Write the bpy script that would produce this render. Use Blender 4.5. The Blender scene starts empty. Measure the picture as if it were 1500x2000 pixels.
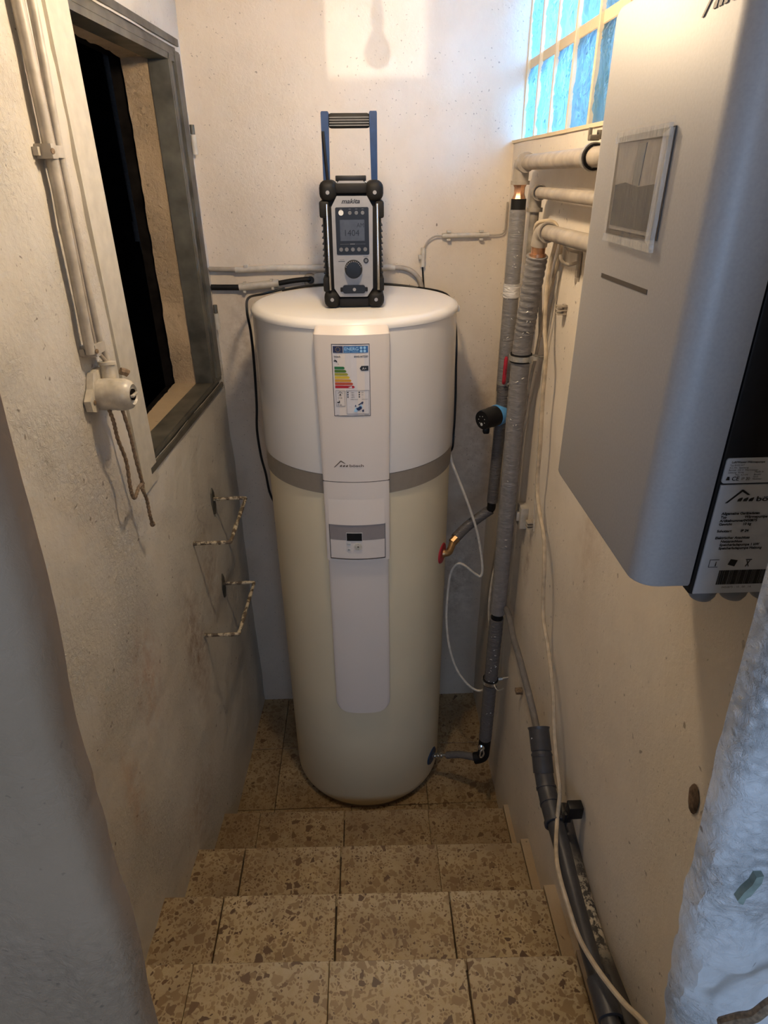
import bpy, bmesh, math, random
from mathutils import Vector, Matrix, noise
random.seed(7)
S = bpy.context.scene
COL = S.collection
PI = math.pi

# ------------------------------------------------------------------ camera
cam_d = bpy.data.cameras.new('camera')
cam = bpy.data.objects.new('camera', cam_d)
COL.objects.link(cam)
cam_d.sensor_fit = 'VERTICAL'
cam_d.sensor_height = 36.0
cam_d.lens = 1245.9 / 2000 * 36.0
cam_d.clip_start = 0.02
def cam_axes():
    f = 1245.9
    dn = Vector((25 / f, 2350 / f, 1)).normalized()      # straight down, in camera axes (x right, y down, z forward)
    yd = Vector((-50 / f, -660 / f, 1)).normalized()     # along the passage
    Z = -dn
    Y = (yd - yd.dot(Z) * Z).normalized()
    X = Y.cross(Z)
    R = Matrix((X, Y, Z))                                # camera -> world
    r = R @ Vector((1, 0, 0)); u = R @ Vector((0, -1, 0)); b = R @ Vector((0, 0, -1))
    return Matrix((r, u, b)).transposed()
M4 = cam_axes().to_4x4()
M4.translation = Vector((0, 0, 2.31))
cam.matrix_world = M4
S.camera = cam

# ------------------------------------------------------------------ world, sun, daylight, exposure
w = bpy.data.worlds.new('world'); S.world = w; w.use_nodes = True
bg = w.node_tree.nodes['Background']
bg.inputs[0].default_value = (0.34, 0.68, 0.95, 1)
bg.inputs[1].default_value = 1.35
_t = w.node_tree; _g = _t.nodes.new('ShaderNodeTexCoord'); _s = _t.nodes.new('ShaderNodeSeparateXYZ'); _r = _t.nodes.new('ShaderNodeValToRGB')
_t.links.new(_g.outputs['Generated'], _s.inputs[0]); _t.links.new(_s.outputs[2], _r.inputs[0]); _t.links.new(_r.outputs[0], bg.inputs[0])
_r.color_ramp.elements[0].position = 0.04; _r.color_ramp.elements[0].color = (0.12, 0.19, 0.23, 1)      # ground and hedges outside
_r.color_ramp.elements[1].position = 0.12; _r.color_ramp.elements[1].color = (0.40, 0.74, 0.97, 1)
S.view_settings.view_transform = 'Standard'
S.view_settings.look = 'None'
S.view_settings.exposure = 0.0
S.view_settings.gamma = 1.0
S.view_settings.use_curve_mapping = False

def aim(o, d):
    o.rotation_euler = Vector(d).to_track_quat('-Z', 'Y').to_euler()
sd = bpy.data.lights.new('sun', 'SUN'); sun = bpy.data.objects.new('sun', sd); COL.objects.link(sun)
sd.energy = 1.25; sd.angle = math.radians(0.45); sd.color = (1.0, 0.94, 0.84)
SUN_D = Vector((0.28, 4.0, -0.22)).normalized()
aim(sun, SUN_D)
sun['label'] = 'low sun through the rear window'
dd = bpy.data.lights.new('daylight', 'AREA'); day = bpy.data.objects.new('daylight', dd); COL.objects.link(day)
dd.shape = 'RECTANGLE'; dd.size = 1.2; dd.size_y = 1.1; dd.energy = 25; dd.color = (0.46, 0.66, 1.0)
day.location = (0.05, -1.52, 2.25); aim(day, (0.0, 2.9, -0.35))

od = bpy.data.lights.new('outdoor_light', 'AREA'); out_l = bpy.data.objects.new('outdoor_light', od); COL.objects.link(out_l)
od.shape = 'RECTANGLE'; od.size = 0.35; od.size_y = 0.35; od.energy = 34; od.color = (0.22, 0.52, 1.0); od.spread = math.radians(36)
out_l.location = (1.75, 1.15, 3.15); aim(out_l, (-1.28, 1.24, -0.55))

# ------------------------------------------------------------------ materials
class NT:
    def __init__(s, name):
        s.m = bpy.data.materials.new(name); s.m.use_nodes = True
        s.t = s.m.node_tree; s.b = s.t.nodes['Principled BSDF']
        s.out = s.t.nodes['Material Output']
    def n(s, kind, **kw):
        x = s.t.nodes.new(kind)
        for k, v in kw.items():
            if k in x.inputs: x.inputs[k].default_value = v
            else: setattr(x, k, v)
        return x
    def l(s, a, b): s.t.links.new(a, b)
    def co(s):
        if not hasattr(s, '_co'): s._co = s.n('ShaderNodeTexCoord').outputs['Object']
        return s._co
    def noise(s, scale, detail=4, rough=0.5, vec=None, dist=0.0):
        x = s.n('ShaderNodeTexNoise'); x.inputs['Scale'].default_value = scale
        x.inputs['Detail'].default_value = detail; x.inputs['Roughness'].default_value = rough
        x.inputs['Distortion'].default_value = dist
        s.l(vec or s.co(), x.inputs['Vector']); return x.outputs['Fac']
    def scaled(s, v):
        x = s.n('ShaderNodeVectorMath', operation='MULTIPLY'); s.l(s.co(), x.inputs[0]); x.inputs[1].default_value = v
        return x.outputs[0]
    def ramp(s, fac, stops):
        x = s.n('ShaderNodeValToRGB'); e = x.color_ramp.elements
        while len(e) < len(stops): e.new(0.5)
        for el, (p, c) in zip(e, stops):
            el.position = p; el.color = c if isinstance(c, tuple) and len(c) == 4 else ((*c, 1) if isinstance(c, tuple) else (c, c, c, 1))
        s.l(fac, x.inputs[0]); return x.outputs[0]
    def mix(s, fac, a, b, mode='MIX'):
        x = s.n('ShaderNodeMix', data_type='RGBA', blend_type=mode)
        if isinstance(fac, (int, float)): x.inputs[0].default_value = fac
        else: s.l(fac, x.inputs[0])
        for i, v in ((6, a), (7, b)):
            if isinstance(v, tuple): x.inputs[i].default_value = (*v, 1) if len(v) == 3 else v
            else: s.l(v, x.inputs[i])
        return x.outputs[2]
    def math(s, op, a, b=0.0, clamp=False):
        x = s.n('ShaderNodeMath', operation=op, use_clamp=clamp)
        for i, v in ((0, a), (1, b)):
            if isinstance(v, (int, float)): x.inputs[i].default_value = v
            else: s.l(v, x.inputs[i])
        return x.outputs[0]
    def bump(s, h, strength=0.3, dist=0.002, prev=None):
        x = s.n('ShaderNodeBump'); x.inputs['Strength'].default_value = strength; x.inputs['Distance'].default_value = dist
        s.l(h, x.inputs['Height'])
        if prev is not None: s.l(prev, x.inputs['Normal'])
        return x.outputs[0]

def mat(name, col, rough=0.5, metal=0.0, var=0.08, scale=60, bump=0.0, bdist=0.001, spec=None, coat=0.0):
    t = NT(name)
    f = t.noise(scale, 3)
    dark = tuple(c * (1 - var * 2) for c in col); lite = tuple(min(1, c * (1 + var)) for c in col)
    t.l(t.ramp(f, [(0.3, dark), (0.7, lite)]), t.b.inputs['Base Color'])
    t.b.inputs['Roughness'].default_value = rough; t.b.inputs['Metallic'].default_value = metal
    if spec is not None: t.b.inputs['Specular IOR Level'].default_value = spec
    if coat: t.b.inputs['Coat Weight'].default_value = coat
    if bump: t.l(t.bump(t.noise(scale * 2, 4), bump, bdist), t.b.inputs['Normal'])
    return t.m

def plaster(name, base, dirt, rough_amt=1.0, speck=1.0, stains=()):
    t = NT(name)
    big = t.noise(2.2, 5, 0.6)
    c = t.mix(t.ramp(big, [(0.38, 0.0), (0.72, 0.55)]), base, dirt)
    med = t.noise(14, 5, 0.65)
    c = t.mix(t.ramp(med, [(0.35, 0.22), (0.6, 0.0)]), c, tuple(x * 0.8 for x in base))
    # little dark chips and flecks
    for sc, th, amt in ((30, 0.14, 0.75), (70, 0.16, 0.5)):
        v = t.n('ShaderNodeTexVoronoi'); v.inputs['Scale'].default_value = sc
        wv = t.n('ShaderNodeVectorMath', operation='ADD')
        nz = t.n('ShaderNodeTexNoise'); nz.inputs['Scale'].default_value = sc * 1.3; t.l(t.co(), nz.inputs['Vector'])
        ns = t.n('ShaderNodeVectorMath', operation='SCALE'); ns.inputs['Scale'].default_value = 1.0 / sc
        t.l(nz.outputs['Color'], ns.inputs[0]); t.l(t.co(), wv.inputs[0]); t.l(ns.outputs[0], wv.inputs[1])
        t.l(wv.outputs[0], v.inputs['Vector'])
        near = t.ramp(v.outputs['Distance'], [(th * 0.5, 1.0), (th, 0.0)])
        sel = t.ramp(t.math('MULTIPLY', v.outputs['Color'], t.noise(3.5, 2)), [(0.26, 0.0), (0.31, 1.0)])
        k = t.math('MULTIPLY', near, sel); k = t.math('MULTIPLY', k, amt * speck)
        c = t.mix(k, c, (0.10, 0.07, 0.05))
    for (p, r, col, amt) in stains:
        d = t.n('ShaderNodeVectorMath', operation='SUBTRACT'); t.l(t.co(), d.inputs[0]); d.inputs[1].default_value = p
        m = t.n('ShaderNodeVectorMath', operation='DIVIDE'); t.l(d.outputs[0], m.inputs[0]); m.inputs[1].default_value = r
        L = t.n('ShaderNodeVectorMath', operation='LENGTH'); t.l(m.outputs[0], L.inputs[0])
        k = t.ramp(L.outputs['Value'], [(0.1, 1.0), (1.0, 0.0)])
        k = t.math('MULTIPLY', k, t.ramp(t.noise(26, 6, 0.7), [(0.38, 0.0), (0.62, 1.0)]))
        c = t.mix(t.math('MULTIPLY', k, amt), c, col)
    t.l(c, t.b.inputs['Base Color'])
    t.b.inputs['Roughness'].default_value = 0.62
    t.b.inputs['Specular IOR Level'].default_value = 0.35
    patch = t.ramp(t.noise(3.5, 3), [(0.42, 0.15), (0.62, 1.0)])
    fine = t.math('MULTIPLY', t.noise(75, 6, 0.7, dist=0.6), patch)
    b1 = t.bump(fine, 0.8 * rough_amt, 0.008)
    b2 = t.bump(t.noise(9, 4), 0.5 * rough_amt, 0.012, b1)
    t.l(b2, t.b.inputs['Normal'])
    return t.m

BR = (0.20, 0.11, 0.06)
m_left = plaster('painted rough plaster left', (0.64, 0.61, 0.545), (0.54, 0.465, 0.37), 1.2, 0.9, stains=[
    ((-0.56, 1.66, 0.95), (0.3, 0.12, 0.34), BR, 0.75), ((-0.57, 1.30, 1.15), (0.3, 0.12, 0.22), (0.42, 0.2, 0.1), 0.5),
    ((-0.55, 1.9, 1.1), (0.3, 0.12, 0.3), BR, 0.5), ((-0.55, 1.45, 0.45), (0.3, 0.22, 0.2), (0.34, 0.2, 0.1), 0.5),
    ((-0.58, 1.1, 0.95), (0.3, 0.06, 0.2), (0.5, 0.26, 0.12), 0.5)])
m_back = plaster('painted rough plaster back', (0.72, 0.635, 0.52), (0.60, 0.49, 0.37), 0.65, 1.0, stains=[
    ((-0.45, 2.385, 1.75), (0.10, 0.3, 0.35), (0.35, 0.24, 0.15), 0.45), ((0.45, 2.385, 1.35), (0.14, 0.3, 0.5), (0.35, 0.24, 0.15), 0.45),
    ((0.4, 2.385, 0.7), (0.14, 0.3, 0.4), BR, 0.5)])
m_right = plaster('painted rough plaster right', (0.74, 0.67, 0.57), (0.62, 0.53, 0.43), 0.45, 0.8, stains=[
    ((0.51, 1.72, 1.22), (0.3, 0.05, 0.2), BR, 0.5), ((0.51, 1.25, 1.6), (0.3, 0.1, 0.3), (0.4, 0.28, 0.18), 0.35),
    ((0.51, 1.5, 0.8), (0.3, 0.3, 0.12), (0.4, 0.28, 0.18), 0.4)])
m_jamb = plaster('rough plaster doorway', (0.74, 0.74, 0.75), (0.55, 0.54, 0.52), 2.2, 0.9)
m_jamb_shaded = plaster('doorway plaster with painted shade', (0.34, 0.235, 0.155), (0.25, 0.17, 0.10), 0.9, 0.8)  # left jamb copy of the plaster, its shade painted into a darker base
m_room = plaster('plain plaster', (0.62, 0.60, 0.57), (0.5, 0.48, 0.45), 0.4, 0.3)
m_raw = plaster('bare brown mortar', (0.60, 0.45, 0.29), (0.48, 0.34, 0.20), 1.8, 0.6)
m_hole = mat('dark chipped plaster hole', (0.13, 0.085, 0.055), 0.95, var=0.35, scale=70, bump=0.6, bdist=0.004)
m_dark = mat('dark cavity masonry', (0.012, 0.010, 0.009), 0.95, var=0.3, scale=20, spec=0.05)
m_sill = plaster('dirty brown mortar sill', (0.50, 0.38, 0.24), (0.36, 0.27, 0.17), 0.9, 0.9)
m_mortar = plaster('cream glass block mortar', (0.74, 0.62, 0.42), (0.62, 0.5, 0.33), 0.5, 0.3)
m_grout = mat('dark tile grout', (0.10, 0.07, 0.04), 0.9, var=0.3, scale=90)

def terrazzo():
    t = NT('terrazzo')
    wv = t.n('ShaderNodeVectorMath', operation='ADD')
    oi = t.n('ShaderNodeObjectInfo'); sc_ = t.n('ShaderNodeVectorMath', operation='SCALE'); sc_.inputs['Scale'].default_value = 7.0
    cx = t.n('ShaderNodeCombineXYZ'); t.l(oi.outputs['Random'], cx.inputs[0]); t.l(oi.outputs['Random'], cx.inputs[1])
    t.l(cx.outputs[0], sc_.inputs[0])
    t.l(t.co(), wv.inputs[0]); t.l(sc_.outputs[0], wv.inputs[1])
    nz = t.n('ShaderNodeTexNoise'); nz.inputs['Scale'].default_value = 60; nz.inputs['Detail'].default_value = 2; t.l(wv.outputs[0], nz.inputs['Vector'])
    ns = t.n('ShaderNodeVectorMath', operation='SCALE'); ns.inputs['Scale'].default_value = 0.012; t.l(nz.outputs['Color'], ns.inputs[0])
    w2 = t.n('ShaderNodeVectorMath', operation='ADD'); t.l(wv.outputs[0], w2.inputs[0]); t.l(ns.outputs[0], w2.inputs[1])
    flat = t.n('ShaderNodeVectorMath', operation='MULTIPLY'); t.l(w2.outputs[0], flat.inputs[0]); flat.inputs[1].default_value = (1, 1, 0.25)
    cem = t.ramp(t.noise(40, 5, 0.7, vec=wv.outputs[0]), [(0.3, (0.52, 0.40, 0.21)), (0.7, (0.72, 0.59, 0.37))])
    c = cem
    for sc, lo, hi, keep in ((120, 0.14, 0.18, 0.45), (66, 0.14, 0.17, 0.55), (38, 0.12, 0.15, 0.72)):
        e = t.n('ShaderNodeTexVoronoi', feature='DISTANCE_TO_EDGE'); e.inputs['Scale'].default_value = sc; t.l(flat.outputs[0], e.inputs['Vector'])
        v = t.n('ShaderNodeTexVoronoi'); v.inputs['Scale'].default_value = sc; t.l(flat.outputs[0], v.inputs['Vector'])
        sp = t.n('ShaderNodeSeparateColor'); t.l(v.outputs['Color'], sp.inputs[0])
        chip = t.ramp(e.outputs['Distance'], [(lo, 0.0), (hi, 1.0)])
        sel = t.ramp(sp.outputs[0], [(keep, 0.0), (keep + 0.02, 1.0)])
        cc = t.ramp(sp.outputs[1], [(0.0, (0.42, 0.30, 0.15)), (0.35, (0.30, 0.20, 0.10)), (0.62, (0.44, 0.32, 0.17)), (0.86, (0.20, 0.12, 0.06)), (0.97, (0.10, 0.055, 0.03))])
        c = t.mix(t.math('MULTIPLY', chip, sel), c, cc)
    at = t.n('ShaderNodeAttribute', attribute_type='OBJECT', attribute_name='shade_grime')  # per-tile darkening: painted shade together with grime
    g = t.math('MULTIPLY', t.ramp(t.noise(5, 5, 0.7, vec=wv.outputs[0]), [(0.35, 0.0), (0.7, 1.0)]), 0.55)
    g = t.math('ADD', g, at.outputs['Fac'], clamp=True)
    c = t.mix(g, c, t.mix(0.75, c, (0.16, 0.09, 0.04)))
    t.l(c, t.b.inputs['Base Color'])
    t.b.inputs['Roughness'].default_value = 0.42
    t.l(t.bump(t.noise(200, 3), 0.08, 0.001), t.b.inputs['Normal'])
    return t.m
m_terr = terrazzo()

def glassblock():
    t = NT('wavy glass block')
    t.b.inputs['Base Color'].default_value = (0.80, 0.93, 1.0, 1)
    t.b.inputs['Transmission Weight'].default_value = 1.0
    t.b.inputs['Roughness'].default_value = 0.04
    t.b.inputs['IOR'].default_value = 1.45
    t.l(t.bump(t.noise(16, 1, vec=t.scaled((1, 1.7, 0.35)), dist=1.2), 0.9, 0.02), t.b.inputs['Normal'])
    tr = t.n('ShaderNodeBsdfTranslucent'); tr.inputs[0].default_value = (0.62, 0.86, 1.0, 1)
    mx = t.n('ShaderNodeMixShader'); mx.inputs[0].default_value = 0.36
    t.l(t.b.outputs[0], mx.inputs[1]); t.l(tr.outputs[0], mx.inputs[2])
    cl = t.n('ShaderNodeBsdfTransparent'); cl.inputs[0].default_value = (0.75, 0.92, 1.0, 1)
    m2 = t.n('ShaderNodeMixShader'); m2.inputs[0].default_value = 0.15
    t.l(mx.outputs[0], m2.inputs[1]); t.l(cl.outputs[0], m2.inputs[2]); t.l(m2.outputs[0], t.out.inputs[0])
    return t.m
m_glass = glassblock()

def insul(name, col, k=1.0, rough=0.34, stretch=(1, 1, 3.5)):
    t = NT(name)
    f = t.noise(30, 4, vec=t.scaled(stretch), dist=1.0)
    c = t.ramp(f, [(0.3, tuple(x * 0.8 for x in col)), (0.6, col), (0.78, tuple(min(1, x * 1.35) for x in col))])
    t.l(c, t.b.inputs['Base Color']); t.b.inputs['Roughness'].default_value = rough
    t.l(t.bump(f, 0.7 * k, 0.004), t.b.inputs['Normal'])
    return t.m
m_foil = insul('grey pipe insulation film', (0.215, 0.205, 0.20))
m_foil_dk = insul('dark ribbed pipe insulation', (0.13, 0.122, 0.12), 1.6, 0.3, (1, 1, 6))
m_wrap = insul('grey wrapped foam', (0.15, 0.14, 0.135), 0.8, 0.6)
m_tape = insul('crumpled silver tape', (0.62, 0.60, 0.57), 2.0, 0.2)
m_scratch = mat('silver scratch', (0.75, 0.73, 0.7), 0.3, 0.6)
m_pipe = mat('beige painted pipe', (0.36, 0.31, 0.25), 0.5, var=0.12, scale=30, bump=0.15)
m_pipe_d = mat('dark bare pipe', (0.24, 0.21, 0.17), 0.5, 0.2, var=0.2, scale=30)
m_galv = mat('galvanised fitting', (0.45, 0.43, 0.38), 0.4, 0.6, var=0.15, scale=80)
m_copper = mat('copper solder joint', (0.62, 0.34, 0.2), 0.35, 0.8, var=0.2)
m_brass = mat('brass fitting', (0.50, 0.32, 0.16), 0.32, 0.85, var=0.12)
m_steel = mat('bright steel', (0.62, 0.62, 0.60), 0.25, 0.9)
m_chrome = mat('chrome', (0.75, 0.74, 0.72), 0.12, 1.0, var=0.02)
m_black = mat('black plastic', (0.008, 0.008, 0.009), 0.42, spec=0.3)
m_rubber = mat('black rubber', (0.009, 0.0085, 0.0085), 0.62, bump=0.1, spec=0.25)
m_drain = mat('dark grey drain pipe', (0.045, 0.045, 0.05), 0.42)
m_white = mat('white gloss casing', (0.78, 0.74, 0.68), 0.22, var=0.01, scale=3, coat=0.2)
m_lid = mat('white lid plastic', (0.82, 0.79, 0.74), 0.3, var=0.01, scale=3)
m_jacket = mat('cream tank jacket', (0.80, 0.69, 0.47), 0.38, var=0.03, scale=3)
m_cover = mat('white front cover', (0.76, 0.68, 0.60), 0.3, var=0.01, scale=3)
m_band = mat('grey brown band', (0.27, 0.23, 0.18), 0.5, var=0.03)
m_grey_panel = mat('grey display strip', (0.30, 0.265, 0.25), 0.4, var=0.02)
m_line = mat('dark seam', (0.06, 0.045, 0.035), 0.6)
m_logo = mat('logo brown grey', (0.16, 0.12, 0.09), 0.5)
m_red = mat('red plastic', (0.45, 0.02, 0.04), 0.4)
m_bluedk = mat('dark blue plastic', (0.02, 0.05, 0.11), 0.4)
m_blue = mat('sky blue plastic', (0.10, 0.35, 0.72), 0.4)
m_radblue = mat('radio blue', (0.010, 0.035, 0.11), 0.5, spec=0.25)
m_silver = mat('silver grey plastic', (0.26, 0.25, 0.245), 0.42, 0.1, var=0.03)
m_screen = mat('grey lcd', (0.045, 0.045, 0.047), 0.3, spec=0.3)
m_reflect_dark = mat('black gloss painted reflection', (0.008, 0.007, 0.006), 0.08, spec=0.4)
m_btn = mat('grey rubber button', (0.12, 0.12, 0.125), 0.5)
m_btn_l = mat('pale button', (0.6, 0.59, 0.56), 0.4)
m_ink = mat('black ink', (0.012, 0.012, 0.013), 0.5)
m_cordw = mat('white cord', (0.72, 0.66, 0.56), 0.45)
m_cordb = mat('beige cable', (0.50, 0.41, 0.29), 0.5, var=0.15, scale=40)
m_conduit = mat('painted conduit', (0.46, 0.42, 0.355), 0.45, var=0.1, scale=40, bump=0.2)
m_cond_l = mat('cream conduit tube', (0.52, 0.47, 0.39), 0.4, var=0.08, scale=40)
m_wire = mat('twisted brown wire', (0.23, 0.16, 0.10), 0.7, var=0.25, scale=200, bump=0.4)
m_porc = mat('old cream bakelite', (0.60, 0.55, 0.45), 0.28, var=0.1, scale=60)
m_frame = mat('weathered grey metal', (0.125, 0.118, 0.095), 0.5, 0.25, var=0.25, scale=14, bump=0.3)
m_frame_c = mat('cream painted frame', (0.55, 0.51, 0.42), 0.5, var=0.06, scale=30, bump=0.3)
m_boxcov = mat('silver grey box cover', (0.37, 0.36, 0.36), 0.52, 0.10, var=0.03, scale=300, bump=0.12, bdist=0.0004)
m_house = mat('black housing', (0.010, 0.010, 0.012), 0.45, spec=0.35)
m_label = mat('pale silver label', (0.62, 0.64, 0.68), 0.4, var=0.03)
m_gland = mat('blue grey cable gland', (0.20, 0.22, 0.26), 0.45)
m_mirror = mat('dark glass screen', (0.22, 0.20, 0.18), 0.08, 0.0, var=0.05, spec=0.8)
m_peel = mat('greenish bare patch', (0.24, 0.29, 0.25), 0.8, var=0.15)
def stainpipe():
    t = NT('dark pipe with white spatter')
    d = t.ramp(t.noise(55, 6, 0.75), [(0.47, (0.04, 0.036, 0.034)), (0.54, (0.55, 0.49, 0.38))])
    s = t.n('ShaderNodeSeparateXYZ'); t.l(t.co(), s.inputs[0])
    k = t.ramp(s.outputs[1], [(0.72, 0.0), (0.80, 1.0), (0.88, 1.0), (0.98, 0.0)])
    t.l(t.mix(k, (0.05, 0.044, 0.04), d), t.b.inputs['Base Color']); t.b.inputs['Roughness'].default_value = 0.5
    return t.m
m_drain2 = stainpipe()
def film(name, k):
    t = NT(name)
    t.b.inputs['Base Color'].default_value = (0.85, 0.82, 0.76, 1); t.b.inputs['Roughness'].default_value = 0.12
    t.l(t.bump(t.noise(40, 3, vec=t.scaled((1, 2.2, 0.35)), dist=1.5), 0.9, 0.01), t.b.inputs['Normal'])
    tr = t.n('ShaderNodeBsdfTransparent'); mx = t.n('ShaderNodeMixShader')
    mx.inputs[0].default_value = k
    t.l(tr.outputs[0], mx.inputs[1]); t.l(t.b.outputs[0], mx.inputs[2]); t.l(mx.outputs[0], t.out.inputs[0])
    return t.m
m_film = film('clear wrinkled film', 0.14); m_fold = film('folded film edge', 0.30)
m_colors = {k: mat('label ' + k, c, 0.4, var=0.01) for k, c in dict(navy=(0.02, 0.03, 0.09), blue=(0.02, 0.12, 0.33), sky=(0.35, 0.6, 0.8),
    green=(0.02, 0.16, 0.05), green_two=(0.08, 0.17, 0.02), lime=(0.35, 0.33, 0.04), yellow=(0.68, 0.48, 0.04), orange=(0.62, 0.30, 0.03), vermilion=(0.5, 0.08, 0.03), red=(0.42, 0.01, 0.02)).items()}
m_paper = mat('pale label paper', (0.68, 0.64, 0.62), 0.4, var=0.01)
bt = NT('glowing bulb'); bt.b.inputs['Emission Color'].default_value = (1.0, 0.76, 0.50, 1); bt.b.inputs['Emission Strength'].default_value = 345
m_bulb = bt.m

# ------------------------------------------------------------------ mesh helpers
def frame_of(d):
    d = Vector(d).normalized()
    a = Vector((0, 0, 1)) if abs(d.z) < 0.9 else Vector((1, 0, 0))
    u = d.cross(a).normalized(); return u, d.cross(u).normalized(), d
def spline(pts, n=6):
    pts = [Vector(p) for p in pts]
    if len(pts) < 3: return pts
    out = []
    for i in range(len(pts) - 1):
        p0 = pts[max(i - 1, 0)]; p1 = pts[i]; p2 = pts[i + 1]; p3 = pts[min(i + 2, len(pts) - 1)]
        for k in range(n):
            t = k / n
            out.append(0.5 * ((2 * p1) + (-p0 + p2) * t + (2 * p0 - 5 * p1 + 4 * p2 - p3) * t * t + (-p0 + 3 * p1 - 3 * p2 + p3) * t ** 3))
    out.append(pts[-1]); return out
class MB:
    def __init__(s): s.bm = bmesh.new()
    def box(s, c, size, rot=None, bev=0.0, seg=2):
        t = bmesh.new(); bmesh.ops.create_cube(t, size=1.0)
        bmesh.ops.scale(t, vec=Vector(size), verts=t.verts)
        if bev: bmesh.ops.bevel(t, geom=t.edges[:], offset=bev, segments=seg, profile=0.5, affect='EDGES')
        m = Matrix.Translation(Vector(c)) @ (rot.to_4x4() if rot is not None else Matrix())
        return s._add(t, m)
    def _add(s, t, m=Matrix()):
        vs = [s.bm.verts.new(m @ v.co) for v in t.verts]
        t.verts.index_update()
        for f in t.faces:
            try: s.bm.faces.new([vs[v.index] for v in f.verts])
            except ValueError: pass
        t.free(); return s
    def cyl(s, p0, p1, r0, r1=None, seg=24, cap=True):
        return s.tube([p0, p1], lambda t: r0 + ((r0 if r1 is None else r1) - r0) * t, seg, n=1, cap=cap)
    def tube(s, pts, r, seg=10, n=6, cap=True, smooth=True):
        P = spline(pts, n) if (smooth and n > 1) else [Vector(p) for p in pts]
        N = len(P); rings = []
        u = None
        for i, p in enumerate(P):
            d = (P[min(i + 1, N - 1)] - P[max(i - 1, 0)])
            if d.length < 1e-9: d = Vector((0, 0, 1))
            d.normalize()
            if u is None: u = frame_of(d)[0]
            u = (u - u.dot(d) * d).normalized(); v = d.cross(u)
            rr = r(i / (N - 1)) if callable(r) else r
            rings.append([s.bm.verts.new(p + (u * math.cos(2 * PI * k / seg) + v * math.sin(2 * PI * k / seg)) * rr) for k in range(seg)])
        for a, b in zip(rings, rings[1:]):
            for k in range(seg): s.bm.faces.new((a[k], a[(k + 1) % seg], b[(k + 1) % seg], b[k]))
        if cap:
            s.bm.faces.new(list(reversed(rings[0]))); s.bm.faces.new(rings[-1])
        return s
    def lathe(s, prof, c, axis=(0, 0, 1), seg=32, a0=0.0, a1=2 * PI):
        u, v, d = frame_of(axis); c = Vector(c); full = abs(a1 - a0 - 2 * PI) < 1e-6
        rings = []
        for r, z in prof:
            if r < 1e-6: rings.append([s.bm.verts.new(c + d * z)]); continue
            n = seg if full else seg + 1
            rings.append([s.bm.verts.new(c + d * z + (u * math.cos(a0 + (a1 - a0) * k / seg) + v * math.sin(a0 + (a1 - a0) * k / seg)) * r) for k in range(n)])
        for a, b in zip(rings, rings[1:]):
            n = seg
            for k in range(n):
                k2 = (k + 1) % seg if full else k + 1
                if len(a) == 1 and len(b) == 1: continue
                if len(a) == 1: s.bm.faces.new((a[0], b[k2], b[k]))
                elif len(b) == 1: s.bm.faces.new((a[k], a[k2], b[0]))
                else: s.bm.faces.new((a[k], a[k2], b[k2], b[k]))
        return s
    def prism(s, poly, f, d0, d1):
        """2-D outline poly, f(x, y, depth) -> world point"""
        A = [s.bm.verts.new(f(x, y, d0)) for x, y in poly]; B = [s.bm.verts.new(f(x, y, d1)) for x, y in poly]
        s.bm.faces.new(A); s.bm.faces.new(list(reversed(B)))
        n = len(poly)
        for k in range(n): s.bm.faces.new((A[k], B[k], B[(k + 1) % n], A[(k + 1) % n]))
        return s
    def grid(s, nu, nv, f):
        V = [[s.bm.verts.new(f(i / nu, j / nv)) for i in range(nu + 1)] for j in range(nv + 1)]
        for j in range(nv):
            for i in range(nu): s.bm.faces.new((V[j][i], V[j][i + 1], V[j + 1][i + 1], V[j + 1][i]))
        return s
    def text(s, body, f, size, depth=0.0004, align='LEFT', shear=0.0, xs=1.0, bold=0.0):
        cu = bpy.data.curves.new('t', 'FONT'); cu.body = body; cu.size = size; cu.align_x = align; cu.shear = shear
        cu.offset = bold; cu.resolution_u = 3
        o = bpy.data.objects.new('t', cu); COL.objects.link(o)
        me = bpy.data.meshes.new_from_object(o.evaluated_get(bpy.context.evaluated_depsgraph_get()))
        vs = [s.bm.verts.new(f(v.co.x * xs, v.co.y, depth)) for v in me.vertices]
        for p in me.polygons:
            try: s.bm.faces.new([vs[i] for i in p.vertices])
            except ValueError: pass
        bpy.data.objects.remove(o); bpy.data.curves.remove(cu); bpy.data.meshes.remove(me)
        return s
    def build(s, name, m, parent=None, smooth=True, fix=True):
        if fix: bmesh.ops.recalc_face_normals(s.bm, faces=s.bm.faces[:])
        me = bpy.data.meshes.new(name); s.bm.to_mesh(me); s.bm.free()
        if smooth:
            for p in me.polygons: p.use_smooth = True
            me.set_sharp_from_angle(angle=math.radians(35))
        me.materials.append(m)
        o = bpy.data.objects.new(name, me); COL.objects.link(o)
        if parent is not None: o.parent = parent; o.matrix_parent_inverse = parent.matrix_world.inverted()
        return o
def thing(name, label, cat, loc=(0, 0, 0), group=None):
    o = bpy.data.objects.new(name, None); COL.objects.link(o); o.location = loc; o.empty_display_size = 0.05
    o.matrix_world = Matrix.Translation(Vector(loc))
    o['label'] = label; o['category'] = cat
    if group: o['group'] = group
    return o
def tag(o, label, cat, group=None):
    o['label'] = label; o['category'] = cat
    if group: o['group'] = group
    return o
def struct(o, label=None, cat=None):
    o['kind'] = 'structure'
    if label: o['label'] = label
    if cat: o['category'] = cat
    return o
def sempty(name, label, cat):
    return struct(thing(name, label, cat), label, cat)
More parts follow.
